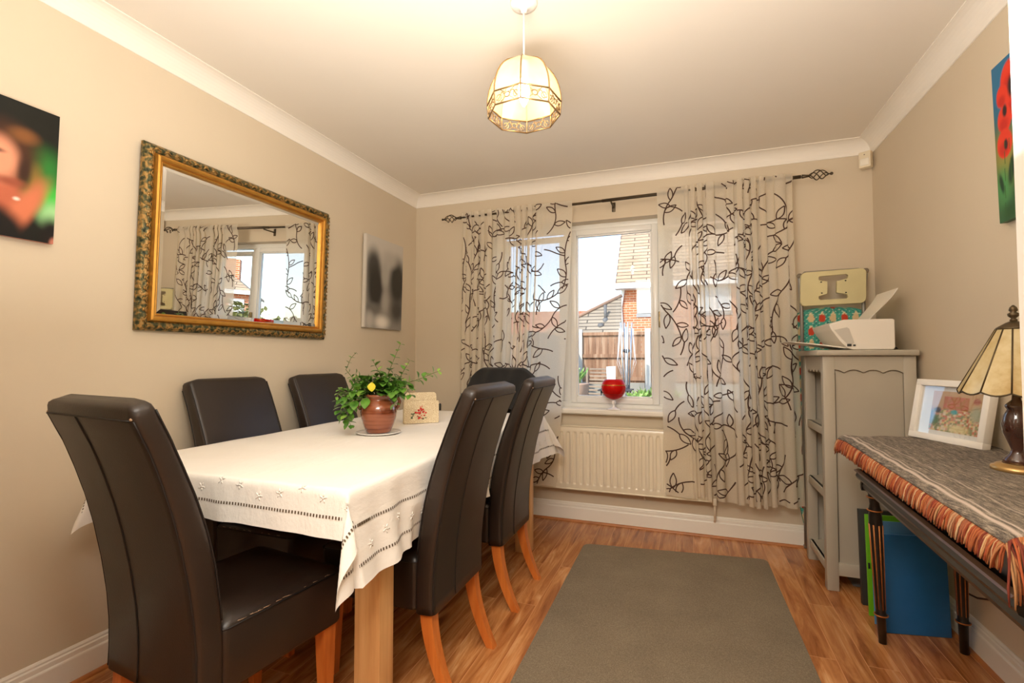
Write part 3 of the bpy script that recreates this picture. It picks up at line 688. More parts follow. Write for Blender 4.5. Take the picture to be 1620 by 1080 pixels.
f = dup(ch, (.845, -.36, 0), PI, 'dining chair at the window end of the table with black cloth over its back')
# black cloth hung over the far chair back
b = B()
def drape(u, v):   # u across 0..1, v from front hem over the top to the rear hem
    x = -.205+.41*u; wob = .006*math.sin(u*17+v*9)+.004*math.sin(u*31)
    path = [(.090, .80), (.060, .86), (.024, .93), (-.02, .995), (-.055, 1.045), (-.105, 1.056), (-.160, 1.04), (-.182, .99), (-.150, .91), (-.11, .80)]
    t = v*(len(path)-1); i = min(int(t), len(path)-2); f_ = t-i; y = path[i][0]*(1-f_)+path[i+1][0]*f_; z = path[i][1]*(1-f_)+path[i+1][1]*f_
    ed = max(0, abs(u-.5)-.32)/.18; z -= .055*ed**1.6*sm(.9, 1.04, z); x *= 1.05+.06*(1.05-z)
    return (x, y+wob, z)
b.grid(drape, np.linspace(0, 1, 34), np.linspace(0, 1, 40))
for sx in (0, 1):
    pass
o = b.obj('black_cloth', mat('black_wool', (.010, .010, .011), .9, sheen=.08, bump=.2, bs=200)); so_ = o.modifiers.new('thick', 'SOLIDIFY'); so_.thickness = .006; so_.offset = 1
o.location = f.location; o.rotation_euler = f.rotation_euler
tag(o, 'black garment draped over the back of the far chair by the left curtain', 'garment')

# ------------------------------------------------------------------ potted plant on the table
PX, PY, PZ = .672, -1.43, TZ
pl = thing('placemat_plate', (PX, PY, PZ+.0005), 0, 'flat white plate under the brown potted plant on the tablecloth', 'plate')
b = B(); b.lathe([(.05, 0), (.085, .002), (.102, .008), (.101, .010), (.085, .005), (.04, .004)], n=40); b.obj('rim', mat('white_china', (.84, .81, .77), .2, coat=.3), pl)
pt = thing('potted_plant', (PX, PY, PZ+.006), 0, 'bushy green plant in glazed brown stoneware jar on the table', 'plant')
def glaze():
    k = N('brown_glaze'); v = k.coord(); z = k.noise(k.coord((4, 4, 70)), 1, 3); c = k.ramp(z, [(.3, s8(98, 48, 28)), (.5, s8(136, 74, 46)), (.7, s8(152, 88, 58))]); k.l(c, k.b.inputs['Base Color']); k.b.inputs['Roughness'].default_value = .18; k.b.inputs['Coat Weight'].default_value = .5; k.bump(z, .15, .003); return k.m
M_gl = glaze()
b = B(); b.lathe([(.050, 0), (.056, .004), (.058, .010), (.070, .040), (.079, .070), (.082, .095), (.078, .120), (.068, .138), (.058, .147), (.055, .152), (.057, .160), (.063, .168), (.064, .174), (.060, .176), (.052, .170), (.050, .155), (.05, .15)], n=44); b.obj('jar', M_gl, pt)
b = B(); b.tube([(-.060+.0, -.02, .160), (-.082, -.03, .158), (-.094, -.035, .140), (-.092, -.034, .118), (-.078, -.028, .104)], [.008, .008, .0085, .008, .007], 10); b.obj('handle', M_gl, pt)
b = B(); b.tube([(.048, .045, .160), (.062, .060, .158), (.070, .066, .140), (.066, .062, .118), (.058, .05, .104)], .008, 10); b.obj('handle', M_gl, pt)
b = B(); b.lathe([(.02, .15), (.049, .155), (.03, .162)], n=20); b.obj('soil', mat('potting_soil', s8(60, 38, 26), .95, bump=1), pt)
def leafmat(name, a, c):
    k = N(name); k.l(k.ramp(k.noise(k.coord(), 30, 3), [(.3, a), (.7, c)]), k.b.inputs['Base Color']); k.b.inputs['Roughness'].default_value = .28; k.b.inputs['Subsurface Weight'].default_value = .0; return k.m
M_l1 = leafmat('plant_leaf_dark', s8(58, 104, 34), s8(104, 150, 58)); M_l2 = leafmat('plant_leaf_light', s8(110, 156, 60), s8(150, 184, 84)); M_ly = leafmat('yellow_leaf', s8(190, 180, 40), s8(214, 204, 66)); M_st = mat('plant_stem', s8(104, 112, 60), .5)
rv = Vector((.94, .34, 0)); fv = Vector((-.34, .94, 0)); rn = random.Random(11)
def add_leaf(b, p, d, ln, wd, up):
    d = d.normalized(); side = d.cross(up)
    side = side.normalized() if side.length > .01 else d.orthogonal().normalized()
    nrm = side.cross(d); rows = []
    for t, ww in ((0, .08), (.2, .62), (.45, 1), (.7, .85), (.9, .4), (1, .04)):
        c = p + d*ln*t - nrm*(.18*ln*t*t); rows.append([tuple(c - side*wd*ww + nrm*wd*ww*.28), tuple(c), tuple(c + side*wd*ww + nrm*wd*ww*.28)])
    b.loft(rows, cap=False, closed=False)
fol = B(); lig = B(); stm = B()
def stem(pts, dens=.018, size=.030, tip=False):
    size *= 1.25
    """pts in (right, up, depth) metres about the jar mouth"""
    P3 = [rv*a + fv*c + Vector((0, 0, z)) for a, z, c in pts]
    Q = []
    for i in range(len(P3)-1):
        n_ = max(2, int((P3[i+1]-P3[i]).length/.008)); Q += [P3[i].lerp(P3[i+1], j/n_) for j in range(n_)]
    Q.append(P3[-1]); stm.tube([tuple(q) for q in Q], [.0026*(1-.6*i/len(Q)) for i in range(len(Q))], 5)
    L_ = 0; k_ = 0
    for i in range(1, len(Q)):
        L_ += (Q[i]-Q[i-1]).length
        if L_ > dens:
            L_ = 0; k_ += 1; t = i/len(Q); d = (Q[i]-Q[i-1]).normalized(); az = k_*2.0+rn.uniform(-.4, .4)
            o1 = d.orthogonal().normalized(); o2 = d.cross(o1); side = o1*math.cos(az)+o2*math.sin(az)
            for sg in (1, -1):
                dd = (d*.45+side*sg).normalized(); s_ = size*(1-.55*t)*rn.uniform(.8, 1.2)
                add_leaf(lig if ((tip and t > .72) or rn.random() < .10) else fol, Q[i], dd, s_*1.3, s_*.46, Vector((0, 0, 1)) if abs(dd.z) < .8 else rv)
z0_ = .165
stem([(0, z0_, 0), (.03, .24, .0), (.075, .36, .01), (.095, .415, .02)], .026, .036, True)
stem([(0, z0_, -.01), (.02, .25, -.02), (-.02, .33, -.03)], .020, .034)
stem([(.03, z0_, 0), (.12, .225, 0), (.20, .25, -.01), (.245, .27, -.01), (.285, .285, -.01)], .021, .034, True)
stem([(.03, z0_, .03), (.09, .26, .05), (.13, .33, .05)], .018, .030, True)
stem([(-.02, z0_, 0), (-.07, .24, -.02), (-.10, .27, -.03)], .017, .034)
stem([(-.03, z0_, -.03), (-.10, .235, -.03), (-.145, .29, -.03), (-.125, .345, -.02), (-.10, .37, -.02)], .019, .018)
stem([(-.03, z0_, -.03), (-.09, .20, -.05), (-.14, .17, -.06), (-.155, .10, -.07), (-.13, .05, -.07)], .013, .038)
stem([(-.03, z0_, -.04), (-.10, .15, -.08), (-.12, .08, -.09), (-.10, .045, -.09)], .013, .040)
stem([(-.03, z0_, -.04), (-.11, .18, -.06), (-.16, .20, -.06), (-.18, .15, -.06)], .016, .026, True)
for k_ in range(26):
    a = rn.uniform(-.12, .13); h_ = rn.uniform(.19, .27); c_ = rn.uniform(-.07, .07)
    stem([(a*.2, z0_, c_*.2), (a*.6, (z0_+h_)/2+.02, c_*.6), (a, h_, c_)], .017, .040)
stem([(.04, z0_, -.04), (.08, .19, -.07), (.095, .14, -.08)], .018, .042)
stem([(.05, z0_, -.02), (.13, .22, -.04), (.16, .17, -.05)], .018, .044)
fol.obj('foliage', M_l1, pt, recalc=False); lig.obj('young_foliage', M_l2, pt, recalc=False); stm.obj('stems', M_st, pt)
b = B(); add_leaf(b, rv*-.012+fv*-.075+Vector((0, 0, .235)), Vector((.1, -.2, -1)), .042, .019, fv*-1); o = b.obj('yellow_leaf', M_ly, pt, recalc=False); o['label'] = 'single yellow leaf'

# letter rack behind the plant
lr = thing('letter_rack', (.655, -1.03, TZ+.002), math.radians(40), 'cream pierced card rack with red flowers on the table behind the plant', 'letter rack')
def pierced():
    k = N('pierced_cream_card'); v = k.coord((1, 1, 1)); vo = k.n('TexVoronoi', feature='DISTANCE_TO_EDGE'); vo.inputs['Scale'].default_value = 130; k.l(v, vo.inputs['Vector'])
    k.l(k.ramp(vo.outputs['Distance'], [(.05, s8(232, 218, 186)), (.22, s8(206, 184, 146))]), k.b.inputs['Base Color']); k.b.inputs['Roughness'].default_value = .6; k.bump(vo.outputs['Distance'], -.5, .003); return k.m
M_pc = pierced()
B().prism([(p[0], p[1]) for p in rr(.185, .118, .008, 4, 0, .060)], -.05, -.046, 'y').obj('front_panel', M_pc, lr)
B().prism([(p[0], p[1]) for p in rr(.175, .160, .018, 5, .0, .081)], -.004, .0, 'y').obj('back_panel', M_pc, lr)
b = B(); b.box(-.0925, .0925, -.048, -.002, 0, .004); b.box(-.0925, -.089, -.048, -.002, 0, .11); b.box(.089, .0925, -.048, -.002, 0, .11); b.obj('tray', M_pc, lr)
b = B()
for i in range(26):
    a = rn.uniform(0, 2*PI); r_ = .032*rn.random()**.6; b.sphere((-.005+r_*math.cos(a), -.0515, .056+r_*1.1*math.sin(a)), rn.uniform(.003, .0065), 8, (1, .35, 1))
b.obj('red_flowers', mat('red_petals', s8(206, 44, 36), .4, var=.2, vs=60), lr)
b = B()
for i in range(12):
    a = rn.uniform(2.6, 5.6); r_ = .02+.036*rn.random(); b.sphere((-.012+r_*math.cos(a), -.0512, .052+r_*.8*math.sin(a)), .004, 8, (1.5, .3, .7))
b.obj('green_leaves', mat('printed_green', s8(70, 96, 60), .5), lr)
# small black object at the far edge of the table
b = B(); b.lathe([(.008, 0), (.008, .040), (.006, .044), (.004, .047)], .0, 0, 12); o = b.obj('small_black_bottle', mat('black_plastic', (.015, .015, .016), .4)); o.location = (.475, -.47, TZ+.002); tag(o, 'tiny black upright bottle at the far edge of the tablecloth, beside the black draped chair', 'bottle')

# ------------------------------------------------------------------ rug
b = B(); pts = []
corn = [(1.44, -2.45), (2.465, -2.45), (2.428, -.300), (1.428, -.415)]
for i, (x, y) in enumerate(corn):
    p, n_ = Vector(corn[i-1]), Vector(corn[(i+1) % 4]); c_ = Vector((x, y)); a = (p-c_).normalized()*.045; d = (n_-c_).normalized()*.045
    for t in np.linspace(0, 1, 6): q = c_+a*(1-t)**2+d*t**2; pts.append((q.x, q.y))
b.prism(pts, 0.001, .010, 'z', .003)
def rugm():
    k = N('grey_brown_carpet'); v = k.coord(); f = k.mix(.2, k.noise(v, 260, 3, .7), k.noise(v, 5, 4)); k.l(k.ramp(f, [(.32, s8(114, 100, 80)), (.5, s8(138, 122, 99)), (.7, s8(164, 148, 122))]), k.b.inputs['Base Color']); k.b.inputs['Roughness'].default_value = .95; k.bump(k.noise(v, 330, 3, .7), 1, .004); return k.m
tag(b.obj('rug', rugm()), 'flat grey-brown carpet rug on the wood floor beside the dining table', 'rug')

# ------------------------------------------------------------------ grey cabinet with open shelves facing left
M_gry = mat('grey_cabinet_paint', s8(178, 170, 154), .42, var=.03, vs=5); M_gin = M_gry
cx0, cx1, cy0, cy1, cH = 2.652, 3.030, -.578, -.150, 1.165
cab = thing('shelf_cabinet', (0, 0, 0), 0, 'tall grey painted open shelf cabinet in the back right corner, under the printer', 'cabinet')
b = B(); b.box(cx0-.030, cx1+.008, cy0-.022, cy1+.02, cH-.028, cH, .006); b.obj('top', M_gry, cab)
for x in (cx0, cx1-.05):
    for y in (cy0, cy1-.045): B().box(x, x+.05, y, y+.045, 0, cH-.028, .002).obj('post', M_gry, cab)
# near side panel with routed wavy edge
b = B(); b.box(cx0+.05, cx1-.05, cy0+.012, cy0+.022, .10, cH-.03); b.box(cx0+.05, cx1-.05, cy0+.002, cy0+.02, .075, .135, .001)
wav = [(cx0+.05, cH-.03)]
for i in range(49):
    t = i/48; wav.append((cx0+.05+t*(cx1-cx0-.10), cH-.103-.0 + .016*abs(math.sin(PI*(t*3.5+.5)))**.8*(1)-.008))
wav.append((cx1-.05, cH-.03)); b.prism(wav[::-1], cy0+.002, cy0+.016, 'y'); b.obj('side_panel', M_gry, cab)
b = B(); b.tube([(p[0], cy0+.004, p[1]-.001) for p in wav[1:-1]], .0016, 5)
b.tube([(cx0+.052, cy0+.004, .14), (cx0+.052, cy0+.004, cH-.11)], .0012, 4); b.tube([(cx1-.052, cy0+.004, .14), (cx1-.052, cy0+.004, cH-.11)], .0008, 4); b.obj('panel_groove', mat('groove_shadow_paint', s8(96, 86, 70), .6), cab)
b = B(); b.box(cx0+.02, cx1-.02, cy1-.02, cy1-.008, .08, cH-.03); b.obj('side_panel', M_gry, cab)
b = B(); b.box(cx1-.02, cx1-.008, cy0+.02, cy1-.02, .08, cH-.03)
for i in range(1, 5):
    y = cy0+.02+i*.08; b.box(cx1-.0215, cx1-.02, y-.001, y+.001, .1, cH-.04)
b.obj('back_panel', M_gry, cab)
b = B(); sc = [(cy0+.045, cH-.03)]; ny = 5; y_a, y_b = cy0+.045, cy1-.045
for i in range(ny*8+1):
    t = i/(ny*8); sc.append((y_a+t*(y_b-y_a), cH-.098-.014*abs(math.sin(PI*t*ny))))
sc.append((y_b, cH-.03)); b.prism(sc, cx0+.006, cx0+.02, 'x'); b.obj('scalloped_apron', M_gry, cab)
for z in (.780, .470, .115):
    b = B(); b.box(cx0+.012, cx1-.02, cy0+.02, cy1-.02, z-.014, z); b.box(cx0+.006, cx0+.024, cy0+.045, cy1-.045, z-.040, z, .002); b.obj('shelf', M_gry, cab)
b = B(); b.box(cx0+.012, cx0+.02, cy0+.045, cy1-.045, .078, .115); b.obj('plinth_rail', M_gry, cab)
# things on its shelves
def bowl(name, loc, r, h_, m, label, cat='bowl', group=None):
    b = B(); b.lathe([(r*.4, 0), (r*.45, .003), (r*.8, h_*.55), (r, h_), (r*.97, h_), (r*.76, h_*.6), (r*.3, .006)], n=28); o = b.obj(name, m); o.location = loc; return tag(o, label, cat, group)
for i in range(4): bowl('small_bowl', (2.78, -.49, .782+i*.020), .055, .034, mat('cream_china', (.72, .68, .6), .3), 'cream small bowl in the stack on the cabinet\'s top shelf, %s' % ('lowest one', 'second from the bottom', 'second from the top', 'topmost one')[i], group='stacked bowls on the top shelf')
bowl('dish', (2.76, -.455, .472), .078, .05, mat('brown_bronze_dish', s8(96, 80, 64), .4), 'brown shallow dish on the middle shelf of the grey cabinet')
b = B(); b.lathe([(.05, 0), (.075, .03), (.085, .075), (.078, .115), (.06, .12)], n=20); o = b.obj('black_pot', mat('dark_green_black', s8(28, 34, 30), .45)); o.location = (2.79, -.43, .117); tag(o, 'dark round pot on the lowest shelf of the grey cabinet', 'pot')
# plastic bag beneath
b = B(); b.grid(lambda u, v: (2.78+.16*u, -.50+.16*v, .006+.035*math.sin(PI*u)*math.sin(PI*v)*(1+.3*math.sin(14*u+9*v))), np.linspace(0, 1, 16), np.linspace(0, 1, 16)); b.box(2.79, 2.93, -.49, -.35, .001, .004)
tag(b.obj('plastic_bag', mat('grey_polythene', s8(120, 118, 112), .25)), 'crumpled grey plastic bag on the floor under the grey cabinet', 'bag')

# ------------------------------------------------------------------ printer
pr = thing('printer', (0, 0, cH), 0, 'white inkjet printer on the grey cabinet with its rear paper support raised', 'printer')
M_pw = mat('white_printer_plastic', (.80, .75, .67), .35, var=.01)
b = B(); prof = [(2.690, .128), (2.752, .150), (2.955, .150), (2.962, .144), (2.962, .012), (2.955, .002), (2.79, .002), (2.765, .010), (2.735, .045), (2.700, .100)]
b.prism(prof, -.545, -.20, 'y', .004); b.obj('body', M_pw, pr)
b = B(); b.prism([(2.712, .100), (2.765, .112), (2.775, .105), (2.795, .035), (2.775, .022), (2.745, .055)], -.5475, -.543, 'y'); b.obj('output_recess', mat('recess_plastic', (.55, .52, .46), .5), pr)
b = B(); b.box(2.765, 2.783, -.549, -.545, .018, .030, .001); b.box(2.790, 2.800, -.549, -.545, .019, .027, .001); b.obj('button_cluster', mat('dark_buttons', (.03, .03, .03), .4), pr)
b = B(); b.prism([(2.515, .044), (2.66, .024), (2.80, .003), (2.81, .003), (2.80, .008), (2.66, .030), (2.515, .0465)], -.53, -.28, 'y'); b.obj('paper_tray', M_pw, pr)
b = B(); pts = []
for i in range(9):
    t = i/8; pts.append((2.880+.105*t+.012*math.sin(PI*t), .145+.155*t**.8-.012*math.sin(PI*t)*0))
rg = []
for i, (x, z) in enumerate(pts):
    t = i/8; ya, yb = -.45-.02*t, -.25; rg.append([(x, ya-.045*math.sin(t*PI/2), z), (x, yb, z+.0), (x+.004, yb, z-.001), (x+.004, ya-.045*math.sin(t*PI/2), z-.001)])
b.loft(rg, smooth=False); b.obj('paper_support', M_pw, pr)
b = B(); b.tube([(2.96, -.53, .02), (2.985, -.5, .006), (3.0, -.42, .004)], .003, 6); b.obj('power_lead', mat('black_lead', (.02, .02, .02), .5), pr)

# ------------------------------------------------------------------ ironing board with pineapple cover and bathroom step stool behind the cabinet
M_tube = mat('grey_steel_tube', s8(150, 146, 138), .35, .5)
ib = thing('ironing_board', (0, 0, 0), 0, 'folded ironing board with teal pineapple-print cover standing against the back wall', 'ironing board')
def board_outline():
    o = []
    for i in range(13): a = PI*i/12; o.append((2.818+.197*math.cos(a)*(1), 1.335+.090*math.sin(a)**.6))
    o += [(2.622, .6), (2.628, .32), (2.66, .15), (2.74, .05), (2.86, .04), (2.95, .12), (2.995, .32), (3.012, .6)]
    return o
ob = board_outline(); b = B(); b.prism(ob, -.058, -.030, 'y', .004)
b.obj('board', mat('teal_cover_edge', s8(60, 160, 140), .8), ib)
def fruit(c):
    base = s8(76, 168, 150); px, pz = c.x/.056, c.z/.078; row = math.floor(pz); px2 = px+.0; col_ = math.floor(px2); u, v = px2-col_-.5, pz-row-.5
    red = (col_+row) % 2 == 0; body = s8(204, 72, 46) if red else s8(222, 196, 150)
    d = math.hypot(u/.30, (v+.08)/.30)
    if d < 1: return body
    if abs(u) < .20*(1-(v-.2)/.25) and .18 < v < .44: return s8(226, 214, 176)
    if math.sin(c.x*310)*math.sin(c.z*270) > .72: return s8(40, 84, 104)
    if math.sin(c.x*190+2)*math.sin(c.z*230+1) > .8: return s8(214, 226, 206)
    return base
from mathutils.geometry import intersect_point_tri_2d
def inside(x, z):
    r = False; n_ = len(ob); j = n_-1
    for i in range(n_):
        if (ob[i][1] > z) != (ob[j][1] > z) and x < (ob[j][0]-ob[i][0])*(z-ob[i][1])/(ob[j][1]-ob[i][1])+ob[i][0]: r = not r
        j = i
    return r
b = B(); st = .0052; zc = .04
ci = {}
while zc < 1.424:
    # row spans the outline
    xs_ = []
    for i in range(len(ob)):
        (xa, za), (xb, zb2) = ob[i], ob[(i+1) % len(ob)]
        if (za > zc) != (zb2 > zc): xs_.append(xa+(zc-za)*(xb-xa)/(zb2-za))
    if len(xs_) >= 2: ci[round(zc, 4)] = (min(xs_), max(xs_))
    zc += st
rows = sorted(ci.items()); nx = 72
b.loft([[(x0_+(x1_-x0_)*i/nx, -.0600, z_) for i in range(nx+1)] for z_, (x0_, x1_) in rows], cap=False, closed=False, smooth=False)
o = b.obj('pineapple_cover', attr_mat('printed_cotton_cover', .8), ib); setcol(o, fruit)
b = B(); b.tube([(2.72, -.025, .03), (2.72, -.02, 1.1), (2.92, -.02, 1.1), (2.92, -.025, .03)], .009, 8); b.tube([(2.66, -.025, .012), (2.98, -.025, .012)], .011, 8); b.obj('folding_legs', M_tube, ib)

ss = thing('shower_stool', (0, 0, 0), 0, 'cream plastic folding stool seat with H-shaped handle hole, upright above the ironing board', 'stool')
M_st2 = mat('cream_stool_plastic', s8(206, 196, 150), .4)
ang_ = math.radians(-1.6); sx_, sz_ = 2.815, 1.530; Wd, Ht = .325, .198
hole = [(-.066, .070), (.066, .072), (.074, .064), (.070, .048), (.020, .034), (.018, -.030), (.070, -.044), (.075, -.058), (.068, -.068), (-.062, -.068), (-.072, -.058), (-.070, -.046), (-.028, -.034), (-.028, .036), (-.070, .048), (-.074, .062)]
outl = rr(Wd, Ht, .028, 5)
from mathutils.geometry import tessellate_polygon
def plate(b, y0_, y1_):
    def P3(p, y): return (sx_+p[0]*math.cos(ang_)+p[1]*math.sin(-ang_), y, sz_+p[0]*math.sin(-ang_)+p[1]*math.cos(ang_))
    pl_ = outl + hole; tri = tessellate_polygon([[Vector((x, z, 0)) for x, z in outl], [Vector((x, z, 0)) for x, z in hole]]); n_ = len(pl_); no = len(outl)
    ins = [(x*.985, z*.975) for x, z in outl] + hole
    vs = [P3(p, y0_) for p in ins] + [P3(p, y1_) for p in pl_] + [P3(p, y0_+.004) for p in outl]
    fs = [tuple(t) for t in tri] + [tuple(n_+i for i in t) for t in tri]
    for i in range(no): k_ = (i+1) % no; fs += [(i, k_, 2*n_+k_, 2*n_+i), (2*n_+i, 2*n_+k_, n_+k_, n_+i)]
    for i in range(no, n_): k_ = no+(i+1-no) % (n_-no); fs.append((i, k_, n_+k_, n_+i))
    b._add(vs, fs)
b = B(); plate(b, -.122, -.100); b.obj('seat', M_st2, ss)
for x, z in ((-.058, .034), (-.056, -.030), (.062, .036), (.063, -.032)):
    b = B(); b.sphere((sx_+x, -.1225, sz_+z), .0045, 10, (1, .4, 1)); b.obj('screw', mat('dark_screws', s8(60, 56, 50), .4, .5), ss)
b = B(); b.tube([(2.665, -.068, .03), (2.665, -.072, 1.45), (2.655, -.085, 1.60), (2.68, -.09, 1.625), (2.95, -.09, 1.63), (2.985, -.085, 1.605), (2.975, -.072, 1.45), (2.975, -.068, .03)], .010, 10)
b.obj('tube_frame', M_tube, ss)
for x, z in ((2.655, 1.61), (2.985, 1.622)): b = B(); b.sphere((x, -.088, z), .016, 12); b.obj('end_cap', mat('grey_rubber', s8(128, 116, 100), .6), ss)

# ------------------------------------------------------------------ console table on the right with woven throw
con = thing('console_table', (0, 0, 0), 0, 'black console table with gold-lined fluted legs under a fringed woven throw', 'table')
M_blk = mat('black_lacquer', s8(24, 21, 19), .28, var=.15, vs=20); M_gln = mat('gold_line', s8(176, 106, 46), .4, .3, var=.2, vs=50)
# table is turned a little: front edge from (2.66,-1.10) to (2.60,-2.18)
KT = .795
def fe(y): return 2.655 + (y+1.07)*.052         # front edge x at depth y
yf, yn = -1.07, -2.17; bk_ = 2.985
b = B(); b.prism([(fe(yf), yf), (fe(yn), yn), (bk_-.03, yn), (bk_, yf)], KT-.022, KT-.001, 'z', .003)
b.prism([(fe(yf)+.012, yf-.01), (fe(yn)+.012, yn+.01), (bk_-.04, yn+.02), (bk_-.02, yf-.02)], KT-.150, KT-.022, 'z'); b.obj('tabletop', M_blk, con)
def mould(z0_, z1_, o_, m_, nm):
    b = B(); pr2 = [(o_+.002, z0_), (o_-.010, z0_+.006), (o_-.014, (z0_+z1_)/2), (o_-.010, z1_-.004), (o_+.002, z1_)]
    ra_ = [(fe(yf)+x, yf+.012, z) for x, z in pr2]; rb_ = [(fe(yn)+x, yn-.0, z) for x, z in pr2]
    b.loft([ra_, rb_], smooth=False); rc = [(fe(yf)+.002, yf-x+.002, z) for x, z in pr2]; rd = [(bk_, yf-x+.002, z) for x, z in pr2]; b.loft([rc, rd], smooth=False); b.obj(nm, m_, con)
mould(KT-.150, KT-.118, .006, M_blk, 'lower_moulding'); mould(KT-.122, KT-.106, .000, mat('rubbed_brown_edge', s8(108, 80, 58), .35), 'edge_line')
mould(KT-.185, KT-.150, .020, M_blk, 'apron')
def cleg(xt, yt, xb, yb):
    g = bpy.data.objects.new('leg', None)
    zt2 = KT-.180; pr3 = [(0, .019), (.012, .019), (.018, .0225), (.024, .018), (.045, .016), (.062, .019), (.07, .0230), (.078, .019), (.086, .021), (.12, .0225)]
    tot = zt2; b = B(); rings = []; n_ = 32
    prf = [(zt2-a, r_) for a, r_ in pr3] + [(.14, .0165), (.128, .017), (.123, .0215), (.117, .0215), (.112, .0165), (.11, .0155), (0, .0135)]
    for z, r_ in prf:
        t = 1-z/zt2; cx_, cy_ = xt+(xb-xt)*t, yt+(yb-yt)*t; rings.append([(cx_+r_*math.cos(2*PI*i/n_), cy_+r_*math.sin(2*PI*i/n_), z) for i in range(n_)])
    b.loft(rings); lo = b.obj('leg', M_blk, con)
    b = B(); za, zb3 = zt2-.125, .145
    for k_ in range(8):
        a = 2*PI*k_/8+.2; pts = []
        for z, r_ in ((za, .0227), (zb3, .0167)):
            t = 1-z/zt2; pts.append((xt+(xb-xt)*t+(r_-.0008)*math.cos(a), yt+(yb-yt)*t+(r_-.0008)*math.sin(a), z))
        b.tube(pts, [.0030, .0020], 6)
    for z, r_ in ((zt2-.018, .0230), (zt2-.070, .0235), (.120, .0222)):
        t = 1-z/zt2; b.tube([(xt+(xb-xt)*t+r_*math.cos(x), yt+(yb-yt)*t+r_*math.sin(x), z) for x in np.linspace(0, 2*PI, 21)], .0026, 6)
    b.obj('gold_lines', M_gln, lo)
cleg(2.685, -1.13, 2.738, -1.01); cleg(2.985, -1.02, 3.006, -.985); cleg(2.69, -2.10, 2.70, -2.12); cleg(2.93, -2.10, 2.93, -2.12)

# throw with bullion fringe
def tweed():
    k = N('woven_tweed'); v = k.coord((260, 26, 60), rot=(0, 0, math.radians(3))); n1 = k.noise(v, 1, 4, .7); n2 = k.noise(k.coord((60, 60, 60)), 8, 3, .7); c = k.ramp(k.mix(.35, n1, n2), [(.36, s8(52, 44, 40)), (.47, s8(104, 94, 84)), (.56, s8(140, 128, 112)), (.68, s8(206, 190, 168))])
    sx = k.n('SeparateXYZ'); a = k.n('Attribute', attribute_name='stripe'); st_ = a.outputs['Fac']
    c2 = k.mix(st_, c, s8(204, 186, 172)); k.l(c2, k.b.inputs['Base Color']); k.b.inputs['Roughness'].default_value = .95; k.bump(k.noise(v, 1, 3, .7), 1, .004); return k.m
th = thing('woven_throw', (0, 0, 0), 0, 'grey tweed striped throw with rust fringe covering the console table', 'throw')
ty0, ty1 = -2.20, -.90; tx1 = 3.045; TZ2 = KT+.014
def tfe(y): return 2.628+(y+.90)*.050
def throw_pt(s_, y):        # s_ metres in from the front hem
    x = tfe(y)+s_; z = TZ2 + .0015*math.sin(y*40)*math.sin(s_*50); z -= .020*math.exp(-s_/.012)
    over = max(0, y-(-1.06)); z -= .20*over**1.6 + .02*over*math.sin(s_*20)
    return (min(x, 3.044), y, z)
b = B(); sl_ = [0, .004, .008, .012, .016, .02, .024, .028, .032, .036, .04, .044, .048, .052, .056, .06, .07, .08, .084, .088, .092, .096, .1, .11] + list(np.linspace(.125, .47, 24)); yl = list(np.linspace(ty0, ty1, 130))
b.grid(lambda s_, y: throw_pt(s_, y), sl_, yl); o = b.obj('cloth', tweed(), th)
md = o.modifiers.new('thick', 'SOLIDIFY'); md.thickness = .009; md.offset = -1 if o.data.polygons[0].normal.z > 0 else 1
at = o.data.attributes.new('stripe', 'FLOAT', 'POINT')
for i, v in enumerate(o.data.vertices):
    s_ = sl_[min(len(sl_)-1, i//len(yl))]; q = 0
    for c_, w_ in ((.022, .003), (.036, .003), (.088, .003)):
        if abs(s_-c_) <= w_: q = .85 if c_ < .08 else .5
    at.data[i].value = q
rn = random.Random(21); b = B(); cols = []
pal = [s8(156, 66, 42), s8(176, 90, 54), s8(194, 122, 72), s8(204, 154, 104), s8(128, 50, 38), s8(182, 104, 62), s8(214, 182, 140)]
def strand(p, d, out, ln, c):
    n0 = len(b.bm.verts); pts = [Vector(p)]; q = Vector(p); dr = Vector(out)
    for i in range(4):
        dr = (dr*.62 + Vector(d)*.55 + Vector((rn.uniform(-.12, .12), rn.uniform(-.12, .12), 0))).normalized(); q = q+dr*ln/4; pts.append(q.copy())
    b.tube([tuple(x) for x in pts], [.0022, .0024, .0022, .0020, .0014], 4)
    cols.extend([c]*(len(b.bm.verts)-n0))
y = ty0; c = pal[0]; run = 0
while y < ty1:
    if run <= 0: c = rn.choice(pal); run = rn.randint(2, 6)
    run -= 1; c3 = lerp(lerp(c, rn.choice(pal), rn.random()*.8), s8(110, 60, 42), .25*rn.random()); p = throw_pt(.002, y)
    strand((p[0]+.004, p[1], p[2]-.002), (0, .0, -1), (-.62, .12, .05), rn.uniform(.050, .060), c3); y += .0022
for (yy, sg) in ((ty1, 1), (ty0, -1)):
    s_ = .0
    while s_ < .40:
        c3 = lerp(rn.choice(pal), s8(110, 70, 52), rn.random()*.4); p = throw_pt(s_, yy)
        for _ in range(2): strand((p[0], p[1], p[2]-.004), (0, 0, -1), (rn.uniform(-.35, .1), .75*sg, .25), rn.uniform(.07, .085) if sg > 0 else rn.uniform(.10, .12), c3)
        s_ += .0030
o = b.obj('fringe', attr_mat('rust_fringe_wool', .9), th, kind='stuff'); ca = o.data.color_attributes.new('col', 'FLOAT_COLOR', 'POINT')
for i, c in enumerate(cols): ca.data[i].color = (*c, 1)

